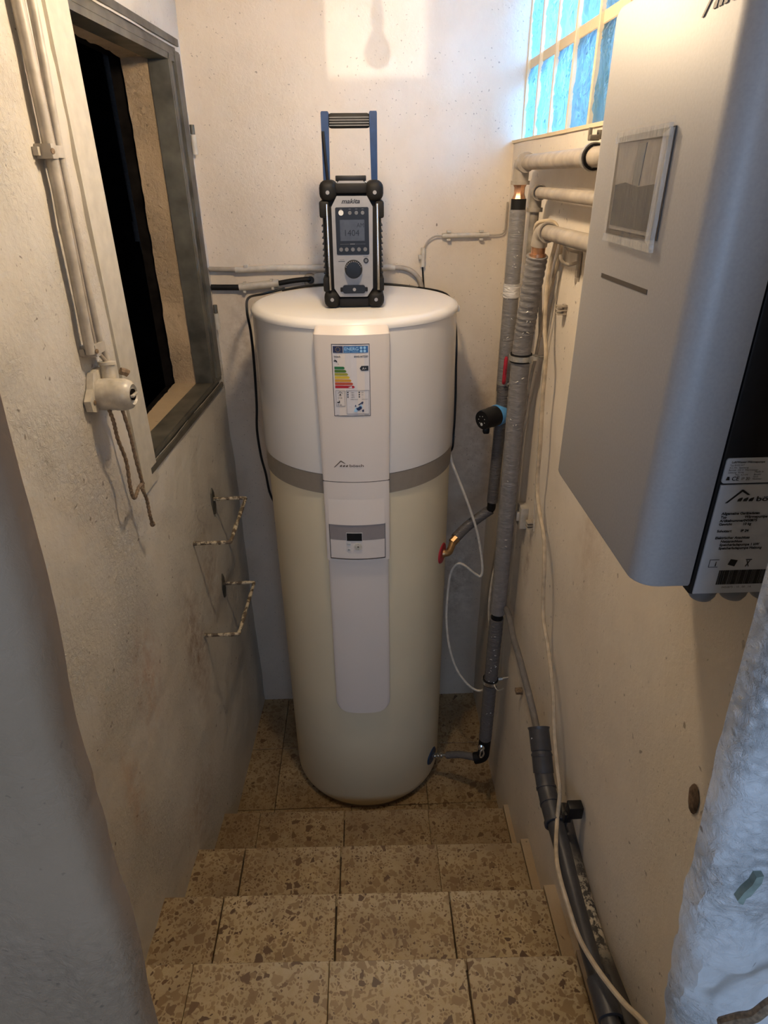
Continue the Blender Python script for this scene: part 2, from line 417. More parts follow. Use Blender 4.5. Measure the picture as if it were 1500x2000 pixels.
def rrect(x0, y0, x1, y1, r, n=5):
    out = []
    for cx, cy, a in ((x1 - r, y1 - r, 0), (x0 + r, y1 - r, PI / 2), (x0 + r, y0 + r, PI), (x1 - r, y0 + r, 1.5 * PI)):
        for k in range(n + 1): t = a + PI / 2 * k / n; out.append((cx + r * math.cos(t), cy + r * math.sin(t)))
    return out
def nz(p, s, k=1.0): return noise.noise(Vector(p) * s) * k

# ------------------------------------------------------------------ room shell
CEIL = 3.50
def XL(y): return -0.65 + 0.05 * y
def sheet(us, vs, f, hole=None):
    """a grid of points with given stations; hole(u, v) -> skip"""
    b = MB()
    V = [[b.bm.verts.new(f(u, v)) for u in us] for v in vs]
    for j in range(len(vs) - 1):
        for i in range(len(us) - 1):
            if hole and hole((us[i] + us[i + 1]) / 2, (vs[j] + vs[j + 1]) / 2): continue
            b.bm.faces.new((V[j][i], V[j][i + 1], V[j + 1][i + 1], V[j + 1][i]))
    return b
def stations(a, b, step, extra=()):
    pts = sorted(set([a, b] + list(extra))); out = []
    for p, q in zip(pts, pts[1:]):
        n = max(1, round((q - p) / step)); out += [p + (q - p) * k / n for k in range(n)]
    return out + [b]
# left wall with the opening of the inner window
WY0, WY1, WZ0, WZ1 = 1.60, 2.33, 1.632, 2.645
def left_pt(y, z):
    d = nz((0.3, y, z), 5, 0.0045) + nz((5, y, z), 16, 0.0022)
    edge = min(abs(y - WY0), abs(y - WY1)) if WZ0 - .05 < z < WZ1 + .05 else 1
    return Vector((XL(y) + d * min(1, edge * 25) , y, z))
b = sheet(stations(0.30, 2.42, 0.03, (WY0, WY1)), stations(-0.02, CEIL, 0.03, (WZ0, WZ1)), left_pt,
          lambda y, z: WY0 < y < WY1 and WZ0 < z < WZ1)
wl = struct(b.build('wall_left', m_left))
b = sheet(stations(-0.62, 0.62, 0.03), stations(-0.02, CEIL, 0.03), lambda x, z: Vector((x, 2.392 + nz((x, 3, z), 5, 0.004) + nz((x, 9, z), 18, 0.0015), z)))
struct(b.build('wall_back', m_back))
SILL = 2.402
b = sheet(stations(0.30, 2.42, 0.03), stations(-0.02, SILL, 0.03), lambda y, z: Vector((0.511 + nz((7, y, z), 4, 0.004) + nz((2, y, z), 15, 0.0015), y, z)))
wr = struct(b.build('wall_right', m_right))
b = MB(); b.box((0.59, 1.36, SILL - 0.004), (0.17, 2.12, 0.008))
b.build('window_ledge', m_mortar, wr)
b = MB(); b.box((0.64, 0.60, 2.96), (0.17, 0.84, 1.12)); b.build('wall_panel', m_right, wr)
b = MB(); b.box((0.64, 1.66, 3.28), (0.17, 1.55, 0.48)); b.build('lintel', m_right, wr)
# chiselled hole beside the doorway
b = MB()
b.lathe([(0.0, -0.001), (0.006, -0.0004), (0.011, -0.0008), (0.015, -0.003)], (0.5065, 0.668, 1.425), (-1, 0, 0), 14)
for v in b.bm.verts:
    v.co.z = 1.425 + (v.co.z - 1.425) * 1.9 + nz(v.co, 60, 0.006); v.co.y += nz(v.co, 50, 0.004)
b.build('chipped_hole', m_hole, wr, fix=False)
b = MB(); b.box((0, 0.4, CEIL + 0.02), (3.4, 4.2, 0.04)); struct(b.build('ceiling', m_room))

# ---- floor and stairs
fl = MB(); fl.box((0, 1.95, -0.045), (1.3, 1.0, 0.07))
floor = struct(fl.build('floor', m_grout))
JX = [-0.755, -0.43, -0.113, 0.205, 0.53]
def tile(parent, x0, x1, y0, y1, z, t=0.012, shade_grime=0.0, g=0.0016, front=False):
    b = MB(); j = random.uniform(-0.0012, 0.0012)
    b.box(((x0 + x1) / 2, (y0 + y1) / 2, z - t / 2 + j), (x1 - x0 - 2 * g, y1 - y0 - 2 * g, t), bev=0.0015, seg=1)
    o = b.build('tile', m_terr, parent, smooth=False); o['shade_grime'] = shade_grime; return o
fy = [1.43, 1.765, 2.08, 2.40]
for i in range(4):
    for k in range(3):
        tile(floor, max(JX[i] + 0.02, -0.57), min(JX[i + 1] + 0.02, 0.515), fy[k], fy[k + 1], 0.0, shade_grime=0.55, g=0.001)  # floor tiles darkened, shade around the tank painted into the colour
st = struct(MB().box((0, -0.55, 0.415), (3.2, 2.2, 0.83)).build('stairs', m_room))
NY = [1.612, 1.351, 1.090, 0.829, 0.565]
for k in range(4):
    z = 0.17 * (k + 1); y1 = NY[k]; y0 = NY[k + 1]
    b = MB(); b.box((-0.04, (y1 + y0) / 2 - 0.15, (z - 0.014) / 2 - 0.1), (1.16, y1 - y0 + 0.25, z - 0.014 + 0.2)); b.build('step_core', m_grout, st, smooth=False)
    # riser slab of each step
    b = MB(); b.box((-0.04, y1 - 0.012, z - 0.098), (1.10, 0.014, 0.155)); b.build('riser', m_terr, st, smooth=False)
    skew = 0.02
    xe = 0.493 - 0.008 * k
    for i in range(4):
        x0 = max(JX[i], XL(y0) - 0.01); x1 = min(JX[i + 1], xe)
        jx = random.uniform(-0.003, 0.003)
        o = tile(st, x0 + (jx if i else 0), x1, y0 - 0.006, y1 + 0.004, z, t=0.03, shade_grime=(0.5, 0.34, 0.06, 0.0)[k] + random.uniform(0, 0.12) + (0.12 if i in (0, 3) else 0))  # lower steps darker: tank's shade painted in, plus random grime
        for v in o.data.vertices: v.co.y -= (v.co.x) * skew
    # mortar strip between the tread and the right wall
    b = MB(); b.box(((xe + 0.52) / 2, (y0 + y1) / 2, z - 0.02), (0.52 - xe, y1 - y0 + 0.004, 0.05)); b.build('mortar_strip', m_sill, st, smooth=False)
b = MB(); b.box((0, -0.55, 0.842), (3.2, 2.23, 0.02)); b.build('landing_slab', m_terr, st, smooth=False)
# ---- doorway walls close to the camera
def jamb(side, name, m, X):
    """X(z): inner edge; front face looks back at the viewer, thin return behind it"""
    b = MB(); zs = stations(0.85, CEIL, 0.012)
    def prof(z):
        x = X(z); s = side; r = 0.0
        w1 = nz((x, z, 2), 7, 0.006) + nz((1, z, 8), 25, 0.002)
        far = 0.42 if s > 0 else 0.40
        return [(x + w1 + s * 0.05, far + 0.012), (x + w1 + s * .012, far + 0.010), (x + w1, far), (x + w1 * 1.1 + s * 0.001, far - 0.012), (x + w1 + s * 0.004, far - 0.026), (x + s * 0.012 + w1, far - 0.034), (x + s * .03 + w1, far - 0.038)] + \
               [(x + s * (0.045 + 0.012 * k), far - 0.040 + nz((k * .12, z, 4), 6, 0.006) + nz((k * .4, z * 30, 4), 1, 0.002)) for k in range(26)] + [(s * 1.62, far - 0.04)]
    P = [prof(z) for z in zs]
    V = [[b.bm.verts.new((x, y, z)) for x, y in p] for p, z in zip(P, zs)]
    for a, c in zip(V, V[1:]):
        for k in range(len(a) - 1): b.bm.faces.new((a[k], a[k + 1], c[k + 1], c[k]))
    b.box((side * 1.1, 0.40, 2.17), (1.04, 0.02, 2.7))
    return b
def lerp_tab(tab, z):
    for (z0, x0), (z1, x1) in zip(tab, tab[1:]):
        if z <= z1: return x0 + (x1 - x0) * (z - z0) / (z1 - z0)
    return tab[-1][1]
LT = [(0.0, -0.30), (1.407, -0.266), (1.54, -0.258), (1.72, -0.254), (1.89, -0.246), (2.02, -0.238), (2.19, -0.231), (3.2, -0.225)]
RT = [(0.0, 0.44), (1.315, 0.380), (1.589, 0.345), (1.688, 0.338), (1.865, 0.326), (1.98, 0.321), (2.04, 0.318), (3.2, 0.31)]
wfl = struct(jamb(-1, 'l', m_jamb, lambda z: lerp_tab(LT, z)).build('wall_front_left', m_jamb_shaded))
jb = jamb(1, 'r', m_jamb, lambda z: lerp_tab(RT, z))
for v in jb.bm.verts:      # lumps of trowelled plaster low down
    if v.co.z < 1.75 and v.co.x < 0.9: v.co.y += (nz((v.co.x, 4, v.co.z), 14, 0.014) + nz((v.co.x * 2, 9, v.co.z), 30, 0.010)) * min(1, (1.75 - v.co.z) * 5)
wfr = struct(jb.build('wall_front_right', m_jamb))
b = MB()
poly = [(0.3955, 1.770), (0.401, 1.783), (0.402, 1.795), (0.409, 1.797), (0.410, 1.785), (0.4075, 1.776), (0.4045, 1.764), (0.4005, 1.760), (0.400, 1.750), (0.396, 1.752), (0.3925, 1.757)]
b.prism([(x - 0.026, z - 0.103) for x, z in poly], lambda x, z, d: Vector((x, d, z)), 0.3745, 0.385); b.build('bare_patch', m_peel, wfr, smooth=False)

# ---- room behind the viewer, with one window cut for the sun; the added daylight panel has none
wb = MB()
def panel(b, x0, x1, z0, z1, y=-1.6): b.box(((x0 + x1) / 2, y - 0.05, (z0 + z1) / 2), (x1 - x0, 0.1, z1 - z0))
SX0, SX1, SZ0, SZ1 = -0.43, -0.06, 2.795, 3.02
panel(wb, -1.6, SX0, 0.8, CEIL); panel(wb, SX0, SX1, 0.8, SZ0); panel(wb, SX0, SX1, SZ1, CEIL); panel(wb, SX1, 1.6, 0.8, CEIL)
struct(wb.build('wall_rear', m_room, smooth=False))
for s, nme in ((-1, 'wall_side_left'), (1, 'wall_side_right')):
    struct(MB().box((s * 1.62, -0.6, 2.18), (0.06, 2.1, 2.75)).build(nme, m_room, smooth=False))

# ---- window_1: glass blocks high in the right wall
w1 = sempty('window_1', 'row of wavy sky blue glass blocks high in the right wall', 'window')
ys = [2.392, 2.238, 2.068, 1.893, 1.718, 1.543, 1.368, 1.193, 1.018]
zr = [(SILL + 0.002, 2.594), (2.620, 2.808), (2.834, 3.024)]
def block_mesh(seed):
    b = MB(); n = 12
    def face(xo, sgn, sd):
        def f(u, v):
            e = min(u, 1 - u, v, 1 - v); e = min(1, e * 9)
            q = noise.noise(Vector((u * 7 + 0.8 * math.sin(v * 6 + sd), v * 2.4, sd))); d = 0.009 * (1 - min(1, abs(q) * 5.0)) + 0.0025 * noise.noise(Vector((u * 16, v * 4, sd + 3)))
            return Vector((xo + sgn * (d * e + 0.003 * e), (u - 0.5), (v - 0.5)))
        return f
    b.grid(n * 3, n * 2, face(-0.030, -1, seed)); b.grid(n * 3, n * 2, face(0.030, 1, seed + 4))
    bmesh.ops.remove_doubles(b.bm, verts=b.bm.verts[:], dist=1e-6)
    # close the rim
    edges = [e for e in b.bm.edges if e.is_boundary]
    bmesh.ops.bridge_loops(b.bm, edges=edges)
    return b
protos = []
for i in range(len(ys) - 1):
    for j, (z0, z1) in enumerate(zr):
        c = Vector((0.575, (ys[i] + ys[i + 1]) / 2, (z0 + z1) / 2))
        k = (i * 2 + j) % 3
        if len(protos) < 3 and k == len(protos):
            o = block_mesh(k * 3.7).build('glass_block', m_glass, w1); protos.append(o)
        else:
            o = (protos[min(k, len(protos) - 1)]).copy(); COL.objects.link(o); o.parent = w1
        o.location = c; o.scale = (1, ys[i] - ys[i + 1] - 0.012, z1 - z0)
for y in ys: b = MB(); b.box((0.577, y, 2.73), (0.086, 0.010, 0.68), bev=0.002, seg=1); b.build('mortar_joint', m_mortar, w1, smooth=False)
for z in (2.607, 2.821, 3.03): b = MB(); b.box((0.578, 1.70, z), (0.070, 1.4, 0.026), bev=0.002, seg=1); b.build('mortar_course', m_mortar, w1, smooth=False)
# outer face of building beyond the blocks

# ---- window_2: metal framed opening in the left wall into a dark space
w2 = sempty('window_2', 'open grey metal framed hatch in the left wall, black inside', 'window')
def FL(y, off, z): return Vector((XL(y) + off, y, z))
def fbox(b, y0, y1, z0, z1, o0, o1):
    P = [FL(y, o, z) for y in (y0, y1) for o in (o0, o1) for z in (z0, z1)]
    v = [b.bm.verts.new(p) for p in P]
    for f in ((0, 1, 3, 2), (4, 6, 7, 5), (0, 4, 5, 1), (2, 3, 7, 6), (0, 2, 6, 4), (1, 5, 7, 3)): b.bm.faces.new([v[i] for i in f])
def far_member():
    b = MB()
    for y0, y1, o0, o1 in ((2.300, 2.352, -.01, .006), (2.268, 2.300, -.02, -.002), (2.247, 2.268, -.02, .004), (2.235, 2.247, -.055, .003)): fbox(b, y0, y1, 1.655, 2.632, o0, o1)
    return b
far_member().build('frame_post', m_frame, w2, smooth=False)
b = MB()
for z0, z1, o0, o1 in ((2.650, 2.668, -.01, .006), (2.636, 2.650, -.02, -.002), (2.622, 2.636, -.02, .004), (2.606, 2.622, -.055, .003)): fbox(b, 1.56, 2.352, z0, z1, o0, o1)
b.build('frame_head', m_frame, w2, smooth=False)
b = MB()
for z0, z1, o0, o1 in ((1.614, 1.630, -.01, .008), (1.630, 1.642, -.02, -.002), (1.642, 1.652, -.02, .004), (1.648, 1.660, -.055, .003)): fbox(b, 1.56, 2.352, z0, z1, o0, o1)
b.build('frame_sill', m_frame, w2, smooth=False)
b = MB(); fbox(b, 1.500, 1.602, 1.585, 2.75, -.05, .0065)
b.build('frame_post', m_frame_c, w2, smooth=False)['label'] = 'cream painted near frame post'
# masonry reveal behind the frame
def rough_quad(f, n, m, name, parent, amp=0.0035):
    b = MB(); b.grid(n[0], n[1], f); 
    for v in b.bm.verts: v.co += Vector((nz(v.co, 31), nz(v.co + Vector((3, 3, 3)), 24), nz(v.co + Vector((8, 1, 3)), 24))) * amp
    return b.build(name, m, parent)
rough_quad(lambda u, v: Vector((-0.585 - 0.085 * u, 2.240 - 0.0 * u, 1.655 + 0.97 * v)), (6, 60), m_raw, 'reveal_mortar', w2)
rough_quad(lambda u, v: Vector((-0.585 - 0.085 * u, 1.56 + 0.70 * v, 1.657 + 0.004 * u)), (6, 40), m_sill, 'reveal_ledge', w2, 0.004)
rough_quad(lambda u, v: Vector((-0.585 - 0.085 * u, 1.56 + 0.70 * v, 2.612)), (6, 40), m_raw, 'reveal_top', w2, 0.004)
# the dark space beyond
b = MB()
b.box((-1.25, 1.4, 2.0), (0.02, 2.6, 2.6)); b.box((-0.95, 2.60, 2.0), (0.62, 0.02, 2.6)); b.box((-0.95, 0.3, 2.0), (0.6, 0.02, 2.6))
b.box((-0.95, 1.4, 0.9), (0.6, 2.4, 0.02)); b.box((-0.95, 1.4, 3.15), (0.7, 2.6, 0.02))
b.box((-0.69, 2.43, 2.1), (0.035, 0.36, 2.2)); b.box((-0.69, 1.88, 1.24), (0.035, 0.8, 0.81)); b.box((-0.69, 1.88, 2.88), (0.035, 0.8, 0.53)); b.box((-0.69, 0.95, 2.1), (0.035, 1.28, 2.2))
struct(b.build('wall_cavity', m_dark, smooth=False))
b = MB(); b.cyl((-0.735, 2.33, 3.1), (-0.728, 2.33, 2.17), 0.017); b.cyl((-0.728, 2.33, 2.18), (-0.727, 2.33, 2.12), 0.021)
b.tube([(-0.727, 2.33, 2.13), (-0.722, 2.33, 2.08), (-0.705, 2.33, 2.04), (-0.67, 2.34, 2.02)], 0.010)
tag(b.build('down_pipe', m_wrap), 'grey vertical pipe in the dark behind the hatch opening', 'pipe')
for z0, z1 in ((2.37, 2.452), (1.82, 1.905)):
    hp = MB(); zm = z0 + (z1 - z0) * 0.68
    hp.cyl((XL(2.36) + .012, 2.362, z0), (XL(2.36) + .012, 2.362, zm - 0.002), 0.009, seg=12)
    h = hp.build('hinge', m_frame_c, w2)
    b = MB(); b.cyl((XL(2.36) + .012, 2.362, zm), (XL(2.36) + .012, 2.362, z1), 0.0075, seg=12); b.build('hinge_pin', m_frame, h)

# ------------------------------------------------------------------ ceiling lamp (out of frame above the foot of the steps)
LX, LYY, LZ = 0.0, 1.42, 2.69
lamp = thing('pendant_bulb', 'bare warm bulb hanging above the foot of the steps', 'lamp', (LX, LYY, CEIL))
b = MB(); b.cyl((LX, LYY, CEIL), (LX, LYY, LZ + .10), 0.003, seg=8); b.build('cord', m_black, lamp)
b = MB(); b.lathe([(0, .135), (0.012, .13), (0.02, .105), (0.021, 0.07), (0, 0.07)], (LX, LYY, LZ)); b.build('lamp_holder', m_black, lamp)
b = MB(); b.lathe([(0.0, 0.07), (0.014, 0.069), (0.016, 0.055), (0.036, 0.025), (0.042, 0.0), (0.032, -0.03), (0.0, -0.042)], (LX, LYY, LZ), seg=20); b.build('bulb', m_bulb, lamp)

# ------------------------------------------------------------------ heat pump water heater
CX, CY = -0.0205, 2.052
heater = thing('water_heater', 'tall white cylindrical water heater standing at the foot of the steps', 'water heater', (CX, CY, 0))
N = 96
b = MB(); b.lathe([(0.27, 0.012), (0.298, 0.018), (0.309, 0.035), (0.311, 0.06), (0.311, 1.462)], (CX, CY, 0), seg=N); b.build('tank_jacket', m_jacket, heater)
b = MB(); b.lathe([(0.25, 0.0), (0.292, 0.0), (0.300, 0.02), (0.25, 0.03)], (CX, CY, 0), seg=N); b.build('base_ring', m_band, heater)
b = MB(); b.lathe([(0.309, 1.447), (0.3155, 1.448), (0.3155, 1.512), (0.309, 1.513)], (CX, CY, 0), seg=N); b.build('band', m_band, heater)
b = MB(); b.lathe([(0.309, 1.510), (0.3165, 1.514), (0.3175, 1.53), (0.3170, 1.70), (0.3150, 1.940), (0.306, 1.946)], (CX, CY, 0), seg=N); b.build('upper_casing', m_white, heater)
b = MB(); b.lathe([(0.306, 1.941), (0.3185, 1.942), (0.3195, 1.950), (0.3155, 1.958), (0.302, 1.9655), (0.294, 1.9665), (0.0, 1.9670)], (CX, CY, 0), seg=N)
b.box((CX + 0.318, CY - 0.01, 1.938), (0.014, 0.022, 0.018), bev=0.004)
b.build('lid', m_lid, heater)
# front cover: a curved shield; mapping (x along the curve, z, r) -> world
RC = 0.338; OFF = -0.028
def CV(x, z, r=RC):
    a = x / RC + OFF
    return Vector((CX + r * math.sin(a), CY - r * math.cos(a), z))
def shield(z0, z1, hw0, hw1, r, rc=0.0, rtop=None, round_bottom=0.0, name='front_cover', m=m_cover, thick_r=0.311, bevel_top=0.0, x0=0.0):
    """grid over width and height, edges rolled back to the tank"""
    b = MB(); nu, nv = 24, 26
    def hw(z): return hw0 + (hw1 - hw0) * (z - z0) / (z1 - z0)
    rows = []
    for j in range(nv + 1):
        v = j / nv
        if round_bottom: v = v ** 1.8
        z = z0 + (z1 - z0) * v
        if bevel_top: z = (z0 + (z1 - bevel_top - z0) * j / (nv - 3)) if j <= nv - 3 else z1 - bevel_top * (nv - j) / 3
        h = hw(z)
        if round_bottom:
            dz = z - z0
            if dz < round_bottom: h = h - round_bottom * (1 - math.sqrt(max(0, 1 - ((round_bottom - dz) / round_bottom) ** 2)))
        rr = r if rtop is None else r + (rtop - r) * v
        if bevel_top and z > z1 - bevel_top: rr = rr - (z - (z1 - bevel_top)) * 0.95
        e = 0.008
        row = [(-h, thick_r), (-h, rr - 0.008), (-h + 0.0025, rr - 0.003), (-h + e, rr)] + [(-h + e + (2 * h - 2 * e) * k / nu, rr) for k in range(1, nu)] + [(h - e, rr), (h - 0.0025, rr - 0.003), (h, rr - 0.008), (h, thick_r)]
        rows.append([(x + x0, z, q) for x, q in row])
    V = [[b.bm.verts.new(CV(*p)) for p in row] for row in rows]
    for a, c in zip(V, V[1:]):
        for k in range(len(a) - 1): b.bm.faces.new((a[k], a[k + 1], c[k + 1], c[k]))
    for row in (rows[0], rows[-1]):
        top = [b.bm.verts.new(CV(*p)) for p in row]; bot = [b.bm.verts.new(CV(p[0], p[1], thick_r)) for p in row]
        for k in range(len(top) - 1): b.bm.faces.new((top[k], top[k + 1], bot[k + 1], bot[k]))
    bmesh.ops.remove_doubles(b.bm, verts=b.bm.verts[:], dist=1e-5)
    return b.build(name, m, heater)
shield(1.5035, 1.953, 0.1035, 0.1075, 0.338, bevel_top=0.020, name='front_cover')
shield(1.228, 1.5015, 0.1025, 0.1035, 0.343, rtop=0.338, name='control_surround', x0=0.0)
shield(0.566, 1.229, 0.1045, 0.1025, 0.331, round_bottom=0.045, name='lower_cover', x0=-0.001)
# recess with the control strip (proud flat plates on a hollow drawn by a sloping ledge)
b = MB(); 
def cvq(b, x0, x1, z0, z1, r0, r1, n=12):
    """slab following the cover: outer radius r0 at z0 and r1 at z1"""
    V = []
    for k in range(n + 1):
        x = x0 + (x1 - x0) * k / n
        V.append([b.bm.verts.new(CV(x, z0, r0)), b.bm.verts.new(CV(x, z1, r1)), b.bm.verts.new(CV(x, z1, min(r0, r1) - 0.006)), b.bm.verts.new(CV(x, z0, min(r0, r1) - 0.006))])
    for a, c in zip(V, V[1:]):
        for k in range(4): b.bm.faces.new((a[k], c[k], c[(k + 1) % 4], a[(k + 1) % 4]))
    b.bm.faces.new(V[0]); b.bm.faces.new(list(reversed(V[-1])))
    return b
cvq(b, -0.086, 0.083, 1.362, 1.447, 0.3475, 0.3388); slope_ = b.build('sloping_hood', m_cover, heater, smooth=False)
pan = cvq(MB(), -0.085, 0.083, 1.240, 1.361, 0.3445, 0.3450).build('control_panel', m_cover, heater, smooth=False)
cvq(MB(), -0.0845, 0.0825, 1.307, 1.3605, 0.3452, 0.3457).build('display_strip', m_grey_panel, pan, smooth=False)
b = MB(); cvq(b, -0.0865, -0.0852, 1.238, 1.362, 0.3462, 0.3462, 2); cvq(b, 0.0832, 0.0845, 1.238, 1.362, 0.3462, 0.3462, 2); cvq(b, -0.0865, 0.0845, 1.2375, 1.2392, 0.3462, 0.3462)
b.build('panel_outline', m_line, pan, smooth=False)
cvq(MB(), -0.0345, 0.0145, 1.305, 1.3345, 0.3466, 0.3466).build('display_bezel', m_btn_l, pan, smooth=False)
cvq(MB(), -0.033, 0.013, 1.3065, 1.333, 0.3472, 0.3472).build('display', m_black, pan, smooth=False)
def cdisc(b, x, z, r, rr, n=16): b.prism([(x + r * math.cos(2 * PI * k / n), z + r * math.sin(2 * PI * k / n)) for k in range(n)], lambda a, c, d: CV(a, c, d), 0.344, rr); return b
cdisc(MB(), 0.0005, 1.2845, 0.0125, 0.3472, 24).build('navigation_button', m_porc, pan)
b = MB()
for dx, dz in ((0, 0.0085), (0, -0.0085), (-0.0085, 0), (0.0085, 0)): cdisc(b, 0.0005 + dx, 1.2845 + dz, 0.0014, 0.3476, 3)
cdisc(b, 0.0005, 1.2845, 0.0028, 0.3476); b.text('OK', lambda x, y, d: CV(-0.0022 + x, 1.2832 + y, 0.3478 + d), 0.004)
b.build('button_marks', m_logo, pan)
MB().prism(rrect(-0.0345, 1.2895, -0.0215, 1.298, 0.001), lambda a, c, d: CV(a, c, d), 0.344, 0.3470).build('menu_button', m_btn_l, pan)
b = MB(); b.text('MENU', lambda x, y, d: CV(-0.0332 + x, 1.2925 + y, 0.3471 + d), 0.0036)
cdisc(b, -0.028, 1.274, 0.0016, 0.3475); b.build('menu_mark', m_logo, pan)
cdisc(MB(), -0.028, 1.274, 0.0055, 0.3466).build('round_button', m_btn_l, pan)
# seam
cvq(MB(), -0.102, 0.102, 1.5018, 1.5036, 0.3382, 0.3382, 24).build('cover_seam', m_line, heater, smooth=False)
# moulded name with roof mark
def logo(b, f, s, d=0.0006, word='bösch'):
    b.prism([(0, 0), (1.0, 1.05), (1.13, 1.05), (1.72, 0.62), (1.52, 0.62), (1.06, 0.9), (0.16, 0)], lambda x, y, q: f(x * s, y * s, q), 0, d)
    for k in range(3):
        x = 0.86 + k * 0.42
        b.prism([(x, 0.12), (x + 0.28, 0.12), (x + 0.34, 0.30), (x + 0.34, 0.44), (x + 0.14, 0.36), (x + 0.04, 0.30)], lambda a, c, q: f(a * s, c * s, q), 0, d)
    b.text(word, lambda x, y, q: f(2.22 * s + x, 0.12 * s + y, q), 0.56 * s, d, xs=1.55, bold=0.012 * s)
    return b
logo(MB(), lambda x, y, d: CV(-0.064 + x, 1.550 + y, 0.3382 + d), 0.0208).build('maker_name', m_logo, heater, smooth=False)
# energy label
EX0, EZ0, EW, EH = -0.0545, 1.7085, 0.1025, 0.2015
el = MB().prism([(0, 0), (EW / 2, 0), (EW, 0), (EW, EH), (EW / 2, EH), (0, EH)], lambda x, y, d: CV(EX0 + x, EZ0 + y, d), 0.3375, 0.3388).build('energy_label', m_paper, heater, smooth=False)
def E(x, y, d): return CV(EX0 + x, EZ0 + y, 0.3388 + d)
def eq(b, x0, y0, x1, y1, d=0.0004):
    n = max(1, int((x1 - x0) / 0.012)); xs = [x0 + (x1 - x0) * k / n for k in range(n + 1)]
    return b.prism([(x, y0) for x in xs] + [(x, y1) for x in reversed(xs)], E, 0, d)
def eframe(b, x0, y0, x1, y1, t):
    eq(b, x0, y0, x1, y0 + t); eq(b, x0, y1 - t, x1, y1); eq(b, x0, y0, x0 + t, y1); eq(b, x1 - t, y0, x1, y1)
b = MB(); eframe(b, 0.0, 0.0, EW, EH, 0.0014); eframe(b, 0.0065, 0.029, 0.032, 0.074, 0.0006); eframe(b, 0.0355, 0.006, 0.0985, 0.074, 0.0006); b.build('label_border', m_ink, el, smooth=False)
b = MB(); eq(b, 0.004, 0.178, 0.031, 0.196); b.build('flag_field', m_colors['navy'], el, smooth=False)
b = MB(); eq(b, 0.0325, 0.178, 0.0985, 0.196); b.build('title_field', m_colors['blue'], el, smooth=False)
b = MB(); b.text('ENERG', lambda x, y, d: E(0.0345 + x, 0.1845 + y, 0.0006), 0.0125, bold=0.0002)
b.text('енергия · ενέργεια', lambda x, y, d: E(0.0345 + x, 0.1797 + y, 0.0006), 0.0042)
for x, y, s in ((0.080, 0.191, 'Y'), (0.0895, 0.191, 'IJA'), (0.080, 0.1825, 'IE'), (0.0895, 0.1825, 'IA')):
    b.prism([(x + 0.0036 * math.cos(k * PI / 8), y + 0.0036 * math.sin(k * PI / 8)) for k in range(16)], E, 0.0004, 0.0006)
b.build('title_lettering', m_colors['sky'], el, smooth=False)
b = MB()
for k in range(12):
    a = k * PI / 6; b.prism([(0.0175 + 0.006 * math.cos(a) + 0.0008 * math.cos(q * 2 * PI / 5), 0.187 + 0.006 * math.sin(a) + 0.0008 * math.sin(q * 2 * PI / 5)) for q in range(5)], E, 0.0004, 0.0006)
b.build('flag_stars', m_colors['yellow'], el, smooth=False)
b = MB(); b.text('bösch', lambda x, y, d: E(0.006 + x, 0.1655 + y, 0.0004), 0.0075, bold=0.00015)
b.text('BWS-WT250', lambda x, y, d: E(0.098 + x, 0.1655 + y, 0.0004), 0.0068, align='RIGHT', bold=0.00015)
for y, t in ((0.068, 'dB'), (0.0615, 'dB'), (0.055, 'dB')):
    eq(b, 0.0385, y - 0.001, 0.042, y + 0.0025); eq(b, 0.070, y - 0.001, 0.0735, y + 0.0025)
for y, t, q in ((0.0665, '1081', '53'), (0.060, '1081', '51'), (0.0535, '1070', '--')):
    b.text(t, lambda x, yy, d, y=y: E(0.048 + x, y + yy, 0.0004), 0.0052); b.text(q, lambda x, yy, d, y=y: E(0.078 + x, y + yy, 0.0004), 0.0052)
b.text('kWh/annum', lambda x, y, d: E(0.047 + x, 0.0475 + y, 0.0004), 0.0042); b.text('GJ/annum', lambda x, y, d: E(0.078 + x, 0.0475 + y, 0.0004), 0.0042)
b.text('2015', lambda x, y, d: E(0.006 + x, 0.002 + y, 0.0004), 0.0034); b.text('812/2013', lambda x, y, d: E(0.098 + x, 0.002 + y, 0.0004), 0.0034, align='RIGHT')
# tap and little house icons
b.prism([(0.005, 0.157), (0.010, 0.159), (0.014, 0.156), (0.0145, 0.152), (0.0125, 0.152), (0.011, 0.1545), (0.005, 0.1545)], E, 0, 0.0004); eq(b, 0.0065, 0.160, 0.0095, 0.161)
b.text('L', lambda x, y, d: E(0.016 + x, 0.146 + y, 0.0004), 0.006)
b.prism([(0.012, 0.066), (0.019, 0.0715), (0.026, 0.066), (0.0245, 0.066), (0.019, 0.0702), (0.0135, 0.066)], E, 0, 0.0004)
b.prism([(0.014, 0.058), (0.020, 0.066), (0.022, 0.058), (0.018, 0.061)], E, 0, 0.0004)
b.text('53 dB', lambda x, y, d: E(0.012 + x, 0.051 + y, 0.0004), 0.0052); b.text('59 dB', lambda x, y, d: E(0.010 + x, 0.031 + y, 0.0004), 0.005)
b.prism([(0.010, 0.038), (0.017, 0.038), (0.017, 0.045), (0.0145, 0.045), (0.0145, 0.041), (0.010, 0.042)], E, 0, 0.0004)
b.build('label_print', m_ink, el, smooth=False)
for k, cname in enumerate(('green', 'green_two', 'lime', 'yellow', 'orange', 'vermilion', 'red')):
    y1 = 0.1405 - k * 0.0088; L = 0.031 + k * 0.0043
    b = MB(); b.prism([(0.006, y1 - 0.0072), (L, y1 - 0.0072), (L + 0.0036, y1 - 0.0036), (L, y1), (0.006, y1)], E, 0, 0.0004); b.build('rating_arrow', m_colors[cname], el, smooth=False)
